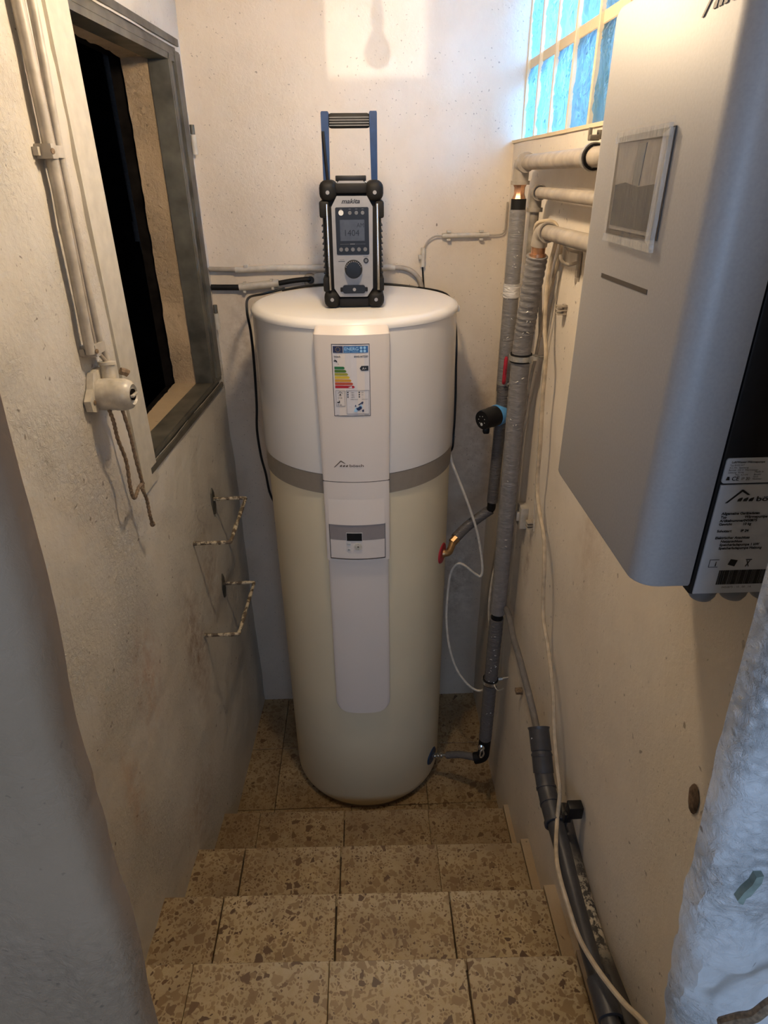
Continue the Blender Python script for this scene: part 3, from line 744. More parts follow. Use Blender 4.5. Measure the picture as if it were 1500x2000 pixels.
b = MB(); b.prism([(0.075, 0.1355), (0.0795, 0.1420), (0.0985, 0.1420), (0.0985, 0.1290), (0.0795, 0.1290)], E, 0, 0.0005); b.build('rating_badge', m_ink, el, smooth=False)
b = MB(); b.text('A⁺' if False else 'A+', lambda x, y, d: E(0.0815 + x, 0.1318 + y, 0.0007), 0.0095); b.build('badge_letters', m_paper, el, smooth=False)
b = MB(); b.prism([(0.055, 0.014), (0.062, 0.012), (0.068, 0.018), (0.076, 0.020), (0.080, 0.026), (0.077, 0.033), (0.072, 0.030), (0.068, 0.026), (0.060, 0.024)], E, 0, 0.0004)
b.build('map_light', m_colors['sky'], el, smooth=False)
b = MB(); b.prism([(0.064, 0.018), (0.070, 0.016), (0.078, 0.022), (0.077, 0.028), (0.072, 0.029), (0.067, 0.025), (0.062, 0.024)], E, 0, 0.0006)
b.prism([(0.067, 0.033), (0.073, 0.037), (0.079, 0.042), (0.083, 0.041), (0.081, 0.035), (0.076, 0.036), (0.071, 0.032)], E, 0, 0.0006)
b.prism([(0.078, 0.017), (0.083, 0.020), (0.084, 0.014), (0.080, 0.011)], E, 0, 0.0006); b.prism([(0.058, 0.028), (0.061, 0.034), (0.063, 0.028)], E, 0, 0.0006)
b.build('map_dark', m_colors['navy'], el, smooth=False)
# sensor scratch marks below the band
# hot and cold connection rosettes on the flank
def side_dir(deg): a = math.radians(deg); return Vector((math.sin(a), -math.cos(a), 0))
def rosette(z, deg, m, name):
    d = side_dir(deg); c = Vector((CX, CY, z)) + d * 0.309
    MB().lathe([(0.0, 0.006), (0.018, 0.006), (0.036, 0.005), (0.040, 0.0), (0.0, -0.01)], c, d, 28).build(name, m, heater)
    return c, d
hc, hd = rosette(1.118, 66, m_red, 'red_rosette')
cc, cd_ = rosette(0.130, 60, m_bluedk, 'blue_rosette')

# ------------------------------------------------------------------ radio
RY = 1.920; RZ = 1.967
radio = thing('radio', 'black and silver rugged site radio with blue raised handle, standing on the tank lid', 'radio', (-0.021, RY + 0.07, RZ))
def RF(x, z, d=0.0): return Vector((x, RY - d, z))
b = MB(); b.box((-0.021, RY + 0.075, 2.128), (0.162, 0.13, 0.275), bev=0.012); b.build('body', m_rubber, radio)
for z in [2.06 + k * 0.0155 for k in range(9)]:
    for x in (-0.1025, 0.0605): b = MB(); b.box((x, RY + 0.06, z), (0.006, 0.09, 0.003)); b.build('grille_slat', m_black, radio, smooth=False)
poly = [(-0.0755, 2.232), (-0.0600, 2.2585), (0.0215, 2.2580), (0.0362, 2.232), (0.0335, 2.022), (0.0170, 1.9985), (-0.0610, 1.9990), (-0.0765, 2.022)]
b = MB(); b.prism(poly, lambda x, z, d: RF(x, z, d), -0.01, 0.009); b.build('face_plate', m_silver, radio, smooth=False)
pn = MB().prism(rrect(-0.0655, 2.1112, 0.0251, 2.2311, 0.004), lambda x, z, d: RF(x, z, d), 0.0, 0.0105).build('control_panel', m_black, radio)
sc = MB().prism([(-0.0540, 2.1470), (0.0129, 2.1470), (0.0129, 2.2002), (-0.0540, 2.2002)], lambda x, z, d: RF(x, z, d), 0.0, 0.0112).build('screen', m_screen, pn, smooth=False)
b = MB(); b.text('AM', lambda x, y, d: RF(-0.0085 + x, 2.181 + y, 0.0115), 0.016, xs=0.9); b.text('1404', lambda x, y, d: RF(-0.045 + x, 2.160 + y, 0.0115), 0.022, xs=1.0)
b.build('screen_digits', m_black, pn, smooth=False)
def rdisc(x, z, r, d0, d1, m, name, par, n=18): return MB().prism([(x + r * math.cos(2 * PI * k / n), z + r * math.sin(2 * PI * k / n)) for k in range(n)], lambda a, c, d: RF(a, c, d), d0, d1).build(name, m, par)
rdisc(-0.0499, 2.2177, 0.0068, 0.008, 0.0135, m_btn_l, 'power_button', pn)
for x in (-0.0259, -0.0083, 0.0087): rdisc(x, 2.2174, 0.0048, 0.008, 0.013, m_btn, 'button', pn)
for x in (-0.0530, -0.0375, -0.0205, -0.0036, 0.0138): rdisc(x, 2.1252, 0.0052, 0.008, 0.013, m_btn, 'button', pn)
b = MB()
for x in (-0.0499, -0.0259, -0.0083, 0.0087): b.prism([(x - 0.003, 2.2262), (x + 0.003, 2.2262), (x + 0.003, 2.2272), (x - 0.003, 2.2272)], lambda a, c, d: RF(a, c, d), 0.01, 0.0108)
b.prism([(-0.055, 2.1385), (-0.03, 2.1385), (-0.03, 2.139), (-0.055, 2.139)], lambda a, c, d: RF(a, c, d), 0.01, 0.0108); b.prism([(-0.028, 2.138), (-0.014, 2.138), (-0.014, 2.140), (-0.028, 2.140)], lambda a, c, d: RF(a, c, d), 0.01, 0.0108); b.prism([(-0.012, 2.1385), (0.015, 2.1385), (0.015, 2.139), (-0.012, 2.139)], lambda a, c, d: RF(a, c, d), 0.01, 0.0108)
b.build('panel_marks', m_btn, pn, smooth=False)
b = MB(); b.text('makita', lambda x, y, d: RF(-0.0480 + x, 2.2405 + y, 0.0096), 0.0158, shear=0.28, xs=1.18, bold=0.0004); b.build('maker_name', m_ink, radio, smooth=False)
dl = MB(); dl.lathe([(0.0, 0.030), (0.021, 0.029), (0.0235, 0.024), (0.0250, 0.010), (0.0250, 0.0)], (-0.0202, RY, 2.0735), (0, -1, 0), 30); dial = dl.build('tuning_dial', m_black, radio)
b = MB()
for k in range(11):
    a = PI * (0.12 + 0.76 * k / 10); b.box((-0.0202 + 0.0222 * math.cos(a), RY - 0.0285, 2.0735 + 0.0222 * math.sin(a)), (0.0022, 0.003, 0.0022))
b.build('dial_dots', m_silver, dial, smooth=False)
rdisc(0.0153, 2.0957, 0.0072, 0.005, 0.0115, m_black, 'socket_cover', radio); rdisc(0.0153, 2.0957, 0.0042, 0.005, 0.0125, m_btn, 'socket_ring', radio)
b = MB(); b.prism([(-0.062, 2.0935), (-0.044, 2.0935), (-0.044, 2.0950), (-0.062, 2.0950)], lambda a, c, d: RF(a, c, d), 0.005, 0.0095); b.prism([(0.008, 2.1055), (0.022, 2.1055), (0.022, 2.1062), (0.008, 2.1062)], lambda a, c, d: RF(a, c, d), 0.005, 0.0095)
b.text('VOLUME', lambda x, y, d: RF(-0.0575 + x, 2.0975 + y, 0.0094), 0.003); b.build('face_marks', m_ink, radio, smooth=False)
b = MB(); b.prism(rrect(-0.0520, 2.0085, 0.0110, 2.0310, 0.006), lambda x, z, d: RF(x, z, d), 0.0, 0.015); b.box((-0.0205, RY - 0.008, 2.019), (0.078, 0.01, 0.012), bev=0.002); la = b.build('battery_latch', m_black, radio)
rdisc(-0.0195, 2.0195, 0.0046, 0.01, 0.0165, m_silver, 'latch_screw', la)
# rubber corner guards with screws, side bumpers, roll bars
GU = {(-0.0835, 2.2671): (-0.1065, -0.060, 2.2450, 2.2970), (0.0423, 2.2663): (0.0190, 0.0660, 2.2450, 2.2960), (-0.0839, 1.9921): (-0.1070, -0.0620, RZ, 2.0160), (0.0419, 1.9911): (0.0185, 0.0655, RZ, 2.0145)}
for (sx, sz), (x0, x1, z0, z1) in GU.items():
    b = MB(); b.box(((x0 + x1) / 2, RY + 0.068, (z0 + z1) / 2), (x1 - x0, 0.168, z1 - z0), bev=0.019, seg=4); g = b.build('corner_guard', m_rubber, radio)
    rdisc(sx, sz, 0.0050, 0.008, 0.0178, m_silver, 'screw', g)
for x0, x1, z0, z1 in ((-0.1085, -0.082, 2.205, 2.2465), (0.044, 0.067, 2.203, 2.2455), (-0.1075, -0.088, 2.012, 2.052), (0.047, 0.0655, 2.012, 2.051)):
    b = MB(); b.box(((x0 + x1) / 2, RY + 0.068, (z0 + z1) / 2), (x1 - x0, 0.150, z1 - z0), bev=0.005); b.build('bumper', m_rubber, radio)
b = MB(); b.box((-0.0205, RY + 0.06, 2.277), (0.088, 0.13, 0.026), bev=0.006); b.build('crossbar', m_rubber, radio)
b = MB(); b.box((-0.021, RY + 0.06, 1.983), (0.088, 0.128, 0.026), bev=0.006); b.build('crossbar', m_rubber, radio)
for x0, x1 in ((-0.0875, -0.0880), (0.0485, 0.0492)):
    b = MB(); b.tube([(x0, RY - 0.001, 2.238), (x0, RY - 0.013, 2.234), (x0, RY - 0.016, 2.222), (x1, RY - 0.016, 2.036), (x1, RY - 0.013, 2.024), (x1, RY - 0.001, 2.020)], 0.0036, 12); b.build('roll_bar', m_chrome, radio)
b = MB(); b.prism([(-0.060, 2.286), (-0.053, 2.2945), (0.012, 2.2940), (0.020, 2.286)], lambda x, z, d: RF(x, z, d), -0.09, 0.002); b.build('top_strip', m_silver, radio, smooth=False)
b = MB(); b.box((-0.0212, RY + 0.06, 2.300), (0.084, 0.02, 0.014), bev=0.002); b.box((-0.0212, RY + 0.06, 2.288), (0.076, 0.015, 0.02)); b.build('top_hook', m_black, radio)
HY = RY + 0.045
for (xt0, xt1, xb0, xb1) in ((-0.0945, -0.0742, -0.0955, -0.0780), (0.0318, 0.0520, 0.0350, 0.0515)):
    b = MB(); b.prism([(xb0, 2.285), (xb1, 2.285), (xt1, 2.452), (xt1 - 0.002, 2.455), (xt0 + 0.002, 2.455), (xt0, 2.452)], lambda x, z, d: Vector((x, HY + d, z)), -0.013, 0.013); b.build('handle_arm', m_radblue, radio, smooth=False)
b = MB(); b.box((-0.0210, HY, 2.434), (0.109, 0.026, 0.034), bev=0.007)
grip = b.build('handle_grip', m_rubber, radio)
for z in (2.423, 2.429, 2.435, 2.441): b = MB(); b.box((-0.0210, HY - 0.0128, z), (0.104, 0.0035, 0.0022)); b.build('grip_rib', m_btn, grip, smooth=False)
b = MB(); b.tube([(-0.0905, HY - 0.016, 2.410), (-0.083, HY - 0.016, 2.29)], 0.0042, 10, n=1); b.build('antenna', m_black, radio)

# ------------------------------------------------------------------ control box on the right wall
BX, BY0, BY1, BZ0, BZ1 = 0.300, 0.586, 0.922, 1.892, 2.478
unit = thing('control_box', 'grey wall-mounted control box with square display, on the right wall', 'control box', (0.51, 0.75, 1.9))
# cover: U-shaped shell with rounded vertical edges
def shell(r=0.026):
    b = MB()
    out = []
    prof = [(0.362, BY0)] 
    for k in range(7): a = PI / 2 * k / 6; prof.append((BX + r - r * math.sin(a), BY0 + r - r * math.cos(a)))
    for k in range(7): a = PI / 2 * k / 6; prof.append((BX + r - r * math.cos(a), BY1 - r + r * math.sin(a)))
    prof.append((0.362, BY1))
    zs = [(BZ0, 0.0)] 
    ring = []
    for z, ins in ((BZ0, 0.006), (BZ0 + 0.0018, 0.002), (BZ0 + 0.006, 0.0), (BZ1 - 0.012, 0.0), (BZ1 - 0.004, 0.003), (BZ1, 0.011)):
        row = []
        for x, y in prof:
            cy = (BY0 + BY1) / 2; row.append(b.bm.verts.new((x + (ins if x < 0.35 else 0), y + (ins if y < cy else -ins) * (1 if True else 0), z)))
        ring.append(row)
    for a, c in zip(ring, ring[1:]):
        for k in range(len(a) - 1): b.bm.faces.new((a[k], a[k + 1], c[k + 1], c[k]))
    b.bm.faces.new(ring[0]); b.bm.faces.new(list(reversed(ring[-1])))
    return b
shell().build('cover', m_boxcov, unit)
b = MB(); b.box((0.437, (BY0 + BY1) / 2, 2.180), (0.144, BY1 - BY0 - 0.004, 0.598), bev=0.003); b.build('housing', m_house, unit)
def BF(y, z, d=0.0): return Vector((BX - d, y, z))
# display with protective film still on
b = MB(); b.prism([(0.6875, 2.2475), (0.8345, 2.2430), (0.8340, 2.3440), (0.6880, 2.3475)], lambda y, z, d: BF(y, z, d), -0.004, 0.0012); b.build('display_frame', m_line, unit, smooth=False)
b = MB(); b.prism([(0.7020, 2.2500), (0.8240, 2.2500), (0.8240, 2.3380), (0.7020, 2.3380)], lambda y, z, d: BF(y, z, d), 0, 0.0022); b.build('display_glass', m_mirror, unit, smooth=False)
b = MB(); b.prism([(0.708, 2.2540), (0.8205, 2.2540), (0.8205, 2.2960), (0.790, 2.2990), (0.755, 2.2950), (0.708, 2.2985)], lambda y, z, d: BF(y, z, d), 0.001, 0.0030); b.build('painted_reflection_dark', m_reflect_dark, unit, smooth=False)  # dark half of the glass reflection, painted as a thin pane
b = MB(); b.prism([(0.752, 2.2965), (0.772, 2.2965), (0.767, 2.3360), (0.747, 2.3360)], lambda y, z, d: BF(y, z, d), 0.001, 0.0028); b.build('painted_reflection_bar', m_btn, unit, smooth=False)  # upright bar of the reflection, painted on the glass as well
b = MB()
def ff(u, v):
    e = min(u, 1 - u, v, 1 - v)
    w_ = math.sin(u * 40 + 3 * math.sin(v * 6)) * (0.0012 if (v < 0.16 or v > 0.86) else 0.0003)
    return BF(0.6865 + 0.149 * u + 0.002 * math.sin(v * 9), 2.232 + 0.118 * v + (0.006 * (1 - u) if v > .5 else 0.004 * (u)), 0.0036 + w_ + 0.003 * e)
b.grid(30, 24, ff); b.build('protective_film', m_film, unit)
b = MB()
def strip(y0, z0, y1, z1, wd): 
    b.prism([(y0, z0), (y1, z1), (y1, z1 + wd), (y0, z0 + wd)], lambda y, z, d: BF(y, z, d), 0.002, 0.0060)
strip(0.688, 2.2360, 0.829, 2.2370, 0.0075); b.build('film_fold', m_fold, unit, smooth=False)
b = MB(); b.prism([(0.6895, 2.240), (0.7030, 2.246), (0.7020, 2.342), (0.6875, 2.346)], lambda y, z, d: BF(y, z, d), 0.002, 0.0062); b.build('film_fold', m_fold, unit, smooth=False)
b = MB(); strip(0.692, 2.3400, 0.828, 2.3380, 0.0105); b.build('film_fold', m_fold, unit, smooth=False)
b = MB(); b.prism([(0.690, 2.1950), (0.831, 2.1935), (0.831, 2.1985), (0.690, 2.2000)], lambda y, z, d: BF(y, z, d), -0.002, 0.0006); b.build('vent_slot', m_line, unit, smooth=False)
logo(MB(), lambda x, y, d: BF(0.676 - x, 2.4265 + y, 0.0003 + d), 0.0215).build('maker_name', m_logo, unit, smooth=False)
# labels on the side facing the viewer
LY = BY0 + 0.002
def LF(x, z, d=0.0): return Vector((x, LY - 0.0016 - d, z))
up = MB().prism(rrect(0.3685, 2.0225, 0.5070, 2.0505, 0.003), lambda x, z, d: LF(x, z, d), -0.002, 0).build('small_label', m_label, unit)
lo = MB().prism([(0.3690, 1.8835), (0.5070, 1.8835), (0.5070, 2.0205), (0.3690, 2.0205)], lambda x, z, d: LF(x, z, d), -0.002, 0).build('data_label', m_label, unit, smooth=False)
T = lambda x0, z0: (lambda x, y, d: LF(x0 + x, z0 + y, 0.0005))
b = MB(); b.text('Luft/Wasser-Wärmepumpe', T(0.3735, 2.0455), 0.0031, bold=0.00008)
for k, s in enumerate(('Typ BWS-WT', 'Art.-Nr.  Spannung', 'Betrieb  230 V  Warmwasser', 'Leistung  50 Hz', 'Max. 2,3 kW')): b.text(s, T(0.3725 + (0.008 if k == 4 else 0), 2.0422 - k * 0.0027), 0.0026)
b.text('CE', T(0.378, 2.0258), 0.0065, bold=0.0001); b.text('IP 20', T(0.388, 2.0262), 0.0045); b.text('Made in', T(0.400, 2.0345), 0.003)
for k, s in enumerate(('Baujahr', 'Serie', 'Nummer')): b.text(s, T(0.4000, 2.0316 - k * 0.0026), 0.0026)
b.prism([(0.3722, 2.0262), (0.3762, 2.0262), (0.3752, 2.0302), (0.3732, 2.0302)], lambda x, z, d: LF(x, z, d), 0, 0.0004)
b.build('small_print', m_ink, up, smooth=False)
b = MB(); logo(b, lambda x, y, d: LF(0.3780 + x, 1.9995 + y, 0.0002 + d), 0.0145, 0.0003)
rows = ((0.3775, 1.9855, 'Allgemeine Gerätedaten'), (0.3775, 1.9812, 'Typ'), (0.4035, 1.9812, 'Wärmepumpe'), (0.3775, 1.9768, 'Artikelnummer'), (0.4035, 1.9768, '0450875'), (0.3775, 1.9725, 'Gewicht'), (0.4035, 1.9725, '10 kg'),
        (0.3775, 1.9640, 'Schutzart'), (0.4035, 1.9640, 'IP 24'), (0.3775, 1.9555, 'Elektrischer Anschluss'), (0.3845, 1.9510, 'Netzanschluss'), (0.3845, 1.9467, 'Speicherladepumpe 1 kW'), (0.3845, 1.9423, 'Speicherladepumpe Heizung'))
for x, z, s in rows: b.text(s, T(x, z), 0.0042, bold=0.00016)
x = 0.3925
random.seed(3)
while x < 0.446:
    wd = random.choice((0.0003, 0.0005, 0.0008, 0.0012)); b.prism([(x, 1.8955), (x + wd, 1.8955), (x + wd, 1.9145), (x, 1.9145)], lambda a, c, d: LF(a, c, d), 0, 0.0004); x += wd + random.choice((0.0003, 0.0005))
b.text('0450875 - 10 . 00 . 14', T(0.4000, 1.8905), 0.0038)
for x0 in (0.3785,):
    b.prism([(x0, 1.919), (x0 + 0.0105, 1.919), (x0 + 0.0105, 1.9195), (x0, 1.9195)], lambda a, c, d: LF(a, c, d), 0, 0.0004); b.prism([(x0, 1.9285), (x0 + 0.0105, 1.9285), (x0 + 0.0105, 1.929), (x0, 1.929)], lambda a, c, d: LF(a, c, d), 0, 0.0004)
    b.prism([(x0, 1.919), (x0 + 0.0005, 1.919), (x0 + 0.0005, 1.929), (x0, 1.929)], lambda a, c, d: LF(a, c, d), 0, 0.0004); b.text('i', T(x0 + 0.0065, 1.9205), 0.009, bold=0.0002)
b.prism([(0.4000, 1.922), (0.4020, 1.929), (0.4100, 1.9275), (0.4080, 1.9195)], lambda a, c, d: LF(a, c, d), 0, 0.0004)
b.prism([(0.4190, 1.9285), (0.4260, 1.9285), (0.4255, 1.9275), (0.4195, 1.9275)], lambda a, c, d: LF(a, c, d), 0, 0.0004); b.prism([(0.4200, 1.927), (0.4210, 1.927), (0.4245, 1.919), (0.4235, 1.919)], lambda a, c, d: LF(a, c, d), 0, 0.0004); b.prism([(0.4245, 1.927), (0.4235, 1.927), (0.4200, 1.919), (0.4210, 1.919)], lambda a, c, d: LF(a, c, d), 0, 0.0004)
b.build('label_print', m_ink, lo, smooth=False)
for x in (0.3935, 0.4305, 0.4675):
    b = MB(); b.cyl((x, 0.610, 1.886), (x, 0.610, 1.874), 0.0165, seg=24); b.lathe([(0.0160, 1.875), (0.0155, 1.869), (0.0125, 1.863), (0.007, 1.8595), (0, 1.8585)], (x, 0.610, 0), seg=24); b.build('cable_gland', m_gland, unit)

# ------------------------------------------------------------------ pipes on the right wall
def crink(r, k=0.03, f=120): return lambda t: r * (1 + k * math.sin(t * f) * math.sin(t * f * 0.37 + 1))
def scratches(par, x, y, zs, r, m=None):
    b = MB(); rnd = random.Random(int(zs[0][0] * 1000))
    for z, a in zs:
        for q in range(rnd.choice((1, 2, 2, 3))):
            aa = a + rnd.uniform(-0.3, 0.5); L = rnd.uniform(0.05, 0.32); z0 = z + rnd.uniform(-0.012, 0.012); dz = rnd.uniform(-0.006, 0.006); rr = r + 0.0002
            b.tube([(x + rr * math.sin(aa + L * t), y - rr * math.cos(aa + L * t), z0 + dz * t + rnd.uniform(-.0008, .0008)) for t in (0, .33, .66, 1)], lambda t: 0.0006 + 0.0007 * math.sin(PI * t), 5, n=2)
    b.build('silver_scratch', m_scratch, par, smooth=False)['kind'] = 'stuff'
PX = 0.462
# A: top pipe, elbow, hot riser to the red connection
pa = thing('water_pipe', 'topmost pipe on the right wall, its grey insulated riser carrying the red tap', 'pipe', (PX, 2.02, 1.2))
b = MB(); b.tube([(PX, 1.985, 2.334), (PX, 1.5, 2.335), (PX, 0.95, 2.336)], 0.0185, 20, n=1); b.build('horizontal_pipe', m_pipe, pa)
b = MB(); b.tube([(PX - .004, 1.965, 2.334), (PX - .004, 2.00, 2.334), (PX - .004, 2.018, 2.325), (PX - .004, 2.022, 2.30), (PX - .004, 2.022, 2.283)], 0.0225, 20); b.lathe([(0.0225, 0), (0.0265, 0), (0.0265, 0.010), (0.0225, 0.010)], (PX - .004, 2.022, 2.279)); b.lathe([(0.0225, 0), (0.0250, 0), (0.0250, 0.010), (0.0225, 0.010)], (PX - .004, 1.965, 2.334), (0, 1, 0)); b.build('elbow', m_pipe, pa)
b = MB(); b.lathe([(0.012, 2.240), (0.020, 2.243), (0.015, 2.255), (0.0155, 2.272), (0.020, 2.280)], (PX - .004, 2.022, 0), seg=8); b.build('nipple', m_copper, pa)
b = MB(); b.cyl((PX - .004, 2.022, 2.243), (PX - .004, 2.022, 2.214), 0.0215); b.build('rubber_sleeve', m_rubber, pa)
b = MB(); b.tube([(PX - .004, 2.022, 2.215), (PX - .004, 2.022, 1.72), (PX - .004, 2.022, 1.70)], crink(0.0235, 0.0), 20, n=20); b.build('insulation', m_foil, pa)
scratches(pa, PX - .004, 2.022, [(2.09, 5.9), (2.065, 5.9), (1.97, 5.7), (1.91, 5.8), (1.85, 5.6), (1.82, 5.7), (2.15, 6.1)], 0.0235)
b = MB(); b.tube([(PX - .004, 2.022, 2.012), (PX - .004, 2.022, 1.972)], crink(0.0255, 0.05, 30), 20, n=8, smooth=False); b.build('tape', m_tape, pa)
b = MB(); b.tube([(PX - .004, 2.03, 1.55), (PX - .008, 2.04, 1.26)], 0.0195, 18, n=1); b.build('insulation', m_foil_dk, pa)
b = MB(); b.tube([(0.452, 2.04, 1.262), (0.452, 2.04, 1.235), (0.445, 2.045, 1.222)], 0.0155, 16); b.build('rubber_sleeve', m_rubber, pa)
hp0 = hc + hd * 0.035
b = MB(); b.tube([(0.452, 2.045, 1.225), (0.425, 2.045, 1.205), (0.362, 2.02, 1.168), (0.318, 1.985, 1.143)], 0.0185, 18); b.build('insulation', m_foil_dk, pa)
b = MB(); b.tube([(0.322, 1.985, 1.144), (0.305, 1.972, 1.132)], 0.0165, 8, n=1); b.tube([(0.308, 1.975, 1.134), (0.297, 1.950, 1.119), (0.285, 1.935, 1.112), (0.262, 1.932, 1.114)], 0.0125, 16); b.lathe([(0.0125, 0), (0.0165, 0), (0.0165, 0.008), (0.0125, 0.008)], (0.272, 1.932, 1.113), (-1, 0, 0)); b.build('elbow', m_brass, pa)
# ball valve with red lever
b = MB(); b.cyl((PX - .004, 2.018, 1.695), (PX - .004, 2.018, 1.55), 0.0215); b.build('insulation', m_foil_dk, pa)
b = MB(); b.lathe([(0.006, 0), (0.009, 0.004), (0.009, 0.012), (0.005, 0.014), (0.005, 0.018)], (PX + 0.006, 2.004, 1.705), (0, -1, 0), 8); b.cyl((PX + 0.012, 1.99, 1.665), (PX + 0.012, 1.975, 1.66), 0.010, seg=6); b.cyl((PX - .004, 2.02, 1.712), (PX - .004, 2.02, 1.700), 0.0235); v = b.build('ball_valve', m_galv, pa)
b = MB(); b.tube([(PX - 0.012, 1.990, 1.712), (PX - 0.014, 1.980, 1.728), (PX - 0.013, 1.978, 1.800)], lambda t: 0.0062 if 0.1 < t < 0.97 else 0.004, 10); b.build('valve_lever', m_red, v)
b = MB(); b.text('PN30', lambda x, y, d: Vector((PX - 0.0155 + y, 1.9715, 1.745 + x)), 0.008); b.build('lever_print', m_ink, v, smooth=False)
# B: middle pipe with bare riser behind
pb = thing('water_pipe', 'middle thin pipe on the right wall turning down into a bare riser', 'pipe', (PX, 1.86, 1.2))
b = MB(); b.tube([(PX + .008, 1.835, 2.263), (PX + .008, 1.4, 2.262), (PX + .008, 0.95, 2.258)], 0.0135, 18, n=1); b.build('horizontal_pipe', m_pipe, pb)
b = MB(); b.tube([(PX + .008, 1.845, 2.263), (PX + .008, 1.868, 2.261), (PX + .008, 1.876, 2.245), (PX + .008, 1.876, 2.222)], 0.0165, 16); b.lathe([(0.0165, 0), (0.021, 0), (0.021, 0.010), (0.0165, 0.010)], (PX + .008, 1.876, 2.216)); b.lathe([(0.0165, 0), (0.0195, 0), (0.0195, 0.010), (0.0165, 0.010)], (PX + .008, 1.838, 2.263), (0, 1, 0)); b.build('elbow', m_pipe_d, pb)
b = MB(); b.cyl((PX + .008, 1.876, 2.22), (PX + .008, 1.876, 0.55), 0.0125); b.build('riser', m_pipe_d, pb)
# C: lowest pipe with thick riser
pc = thing('water_pipe', 'lowest pipe on the right wall with a thick grey crinkled riser held by two clamps', 'pipe', (0.45, 1.785, 0))
b = MB(); b.tube([(0.458, 1.690, 2.180), (0.460, 1.30, 2.183), (0.462, 0.95, 2.187)], 0.0175, 18, n=1); b.build('horizontal_pipe', m_pipe, pc)
b = MB(); b.tube([(0.456, 1.675, 2.180), (0.455, 1.705, 2.179), (0.453, 1.722, 2.168), (0.452, 1.728, 2.145)], 0.0205, 18); b.lathe([(0.0205, 0), (0.0240, 0), (0.0240, 0.010), (0.0205, 0.010)], (0.457, 1.672, 2.180), (0, 1, 0)); b.build('elbow', m_pipe, pc)
b = MB(); b.tube([(0.452, 1.726, 2.150), (0.452, 1.733, 2.115)], 0.0175, 16, n=1); b.lathe([(0.0175, 0), (0.021, 0), (0.021, 0.008), (0.0175, 0.008)], (0.452, 1.732, 2.118)); b.build('nipple', m_copper, pc)
b = MB(); b.tube([(0.452, 1.733, 2.122), (0.449, 1.765, 1.98), (0.448, 1.79, 1.84), (0.448, 1.792, 1.6), (0.448, 1.790, 1.2), (0.448, 1.788, 0.955)], lambda t: 0.0265 * (1 + 0.04 * math.sin(t * 260) * (1 if t < 0.3 else 0.15)), 22, n=40); b.build('insulation', m_foil, pc)
scratches(pc, 0.449, 1.765, [(1.99, 5.9), (2.03, 5.6), (1.95, 6.0), (1.92, 5.7)], 0.030)
scratches(pc, 0.448, 1.79, [(1.79, 5.9), (1.66, 5.7), (1.48, 5.9), (1.25, 5.8)], 0.0272)
b = MB(); b.cyl((0.448, 1.788, 0.96), (0.446, 1.788, 0.915), 0.0205); b.build('rubber_sleeve', m_rubber, pc)
b = MB(); b.tube([(0.446, 1.788, 0.93), (0.445, 1.79, 0.6), (0.444, 1.79, 0.34)], lambda t: 0.0245 * (1 + 0.03 * math.sin(t * 150)), 20, n=30); b.build('insulation', m_foil_dk, pc)
scratches(pc, 0.445, 1.79, [(0.86, 5.8), (0.81, 5.9), (0.77, 5.8), (0.73, 6.0), (0.70, 5.9), (0.66, 6.0), (0.49, 5.9), (0.45, 5.9)], 0.0258)
b = MB(); b.tube([(0.444, 1.79, 0.345), (0.443, 1.79, 0.28), (0.440, 1.795, 0.235), (0.41, 1.80, 0.218)], 0.0235, 16); b.build('rubber_sleeve', m_rubber, pc)
b = MB(); b.lathe([(0.0, 0.0), (0.012, 0.0), (0.014, 0.006), (0.008, 0.010), (0.008, 0.022)], (0.425, 1.765, 0.32), (-0.2, -1, 0.1), 12); b.tube([(0.428, 1.742, 0.335), (0.418, 1.735, 0.33), (0.416, 1.733, 0.305), (0.423, 1.733, 0.30), (0.430, 1.735, 0.315), (0.428, 1.742, 0.33)], 0.0032, 8); b.build('drain_tap', m_steel, pc)
tc = cc + cd_ * 0.01
b = MB(); b.tube([(0.418, 1.80, 0.222), (0.36, 1.845, 0.190), (0.310, 1.872, 0.158)], lambda t: 0.0145 * (1 + 0.05 * math.sin(t * 60)), 16, n=12); b.build('insulation', m_wrap, pc)
b = MB(); b.tube([(0.312, 1.872, 0.16), tuple(cc + cd_ * 0.008)], 0.0072, 12, n=1)
d_ = (Vector((0.312, 1.872, 0.16)) - cc).normalized()
for q, r_ in ((0.012, 0.0125), (0.028, 0.010), (0.042, 0.012)): b.lathe([(0.006, 0), (r_, 0), (r_, 0.008), (0.006, 0.008)], cc + d_ * q, d_, 6)
b.build('connector', m_steel, pc)
# circulation pump
pump = thing('circulation_pump', 'small pump with black head and sky blue ring on the riser beside the tank', 'pump', (0.458, 2.02, 1.60))
pd = Vector((-0.82, -0.57, -0.03)).normalized(); p0 = Vector((0.455, 2.015, 1.600))
b = MB(); b.lathe([(0.0, -0.012), (0.026, -0.010), (0.034, 0.000), (0.0355, 0.022), (0.0345, 0.026), (0.0, 0.026)], p0, pd, 28); b.build('motor_ring', m_blue, pump)
b = MB(); b.lathe([(0.0, 0.024), (0.0335, 0.024), (0.0335, 0.050), (0.0322, 0.052), (0.0322, 0.082), (0.0305, 0.088), (0.0, 0.089)], p0, pd, 28)
b.box(tuple(p0 + pd * 0.066 + Vector((0.0, 0, -0.040))), (0.022, 0.02, 0.024), bev=0.006); hdp = b.build('pump_head', m_black, pump)
u_, v_, _ = frame_of(pd)
b = MB()
for i in range(7):
    a = i * 0.9; q = p0 + pd * 0.0893 + u_ * (0.014 * math.cos(a)) + v_ * (0.014 * math.sin(a)); b.lathe([(0.0, 0.001), (0.0014, 0.0008), (0.0016, 0)], q, pd, 6)
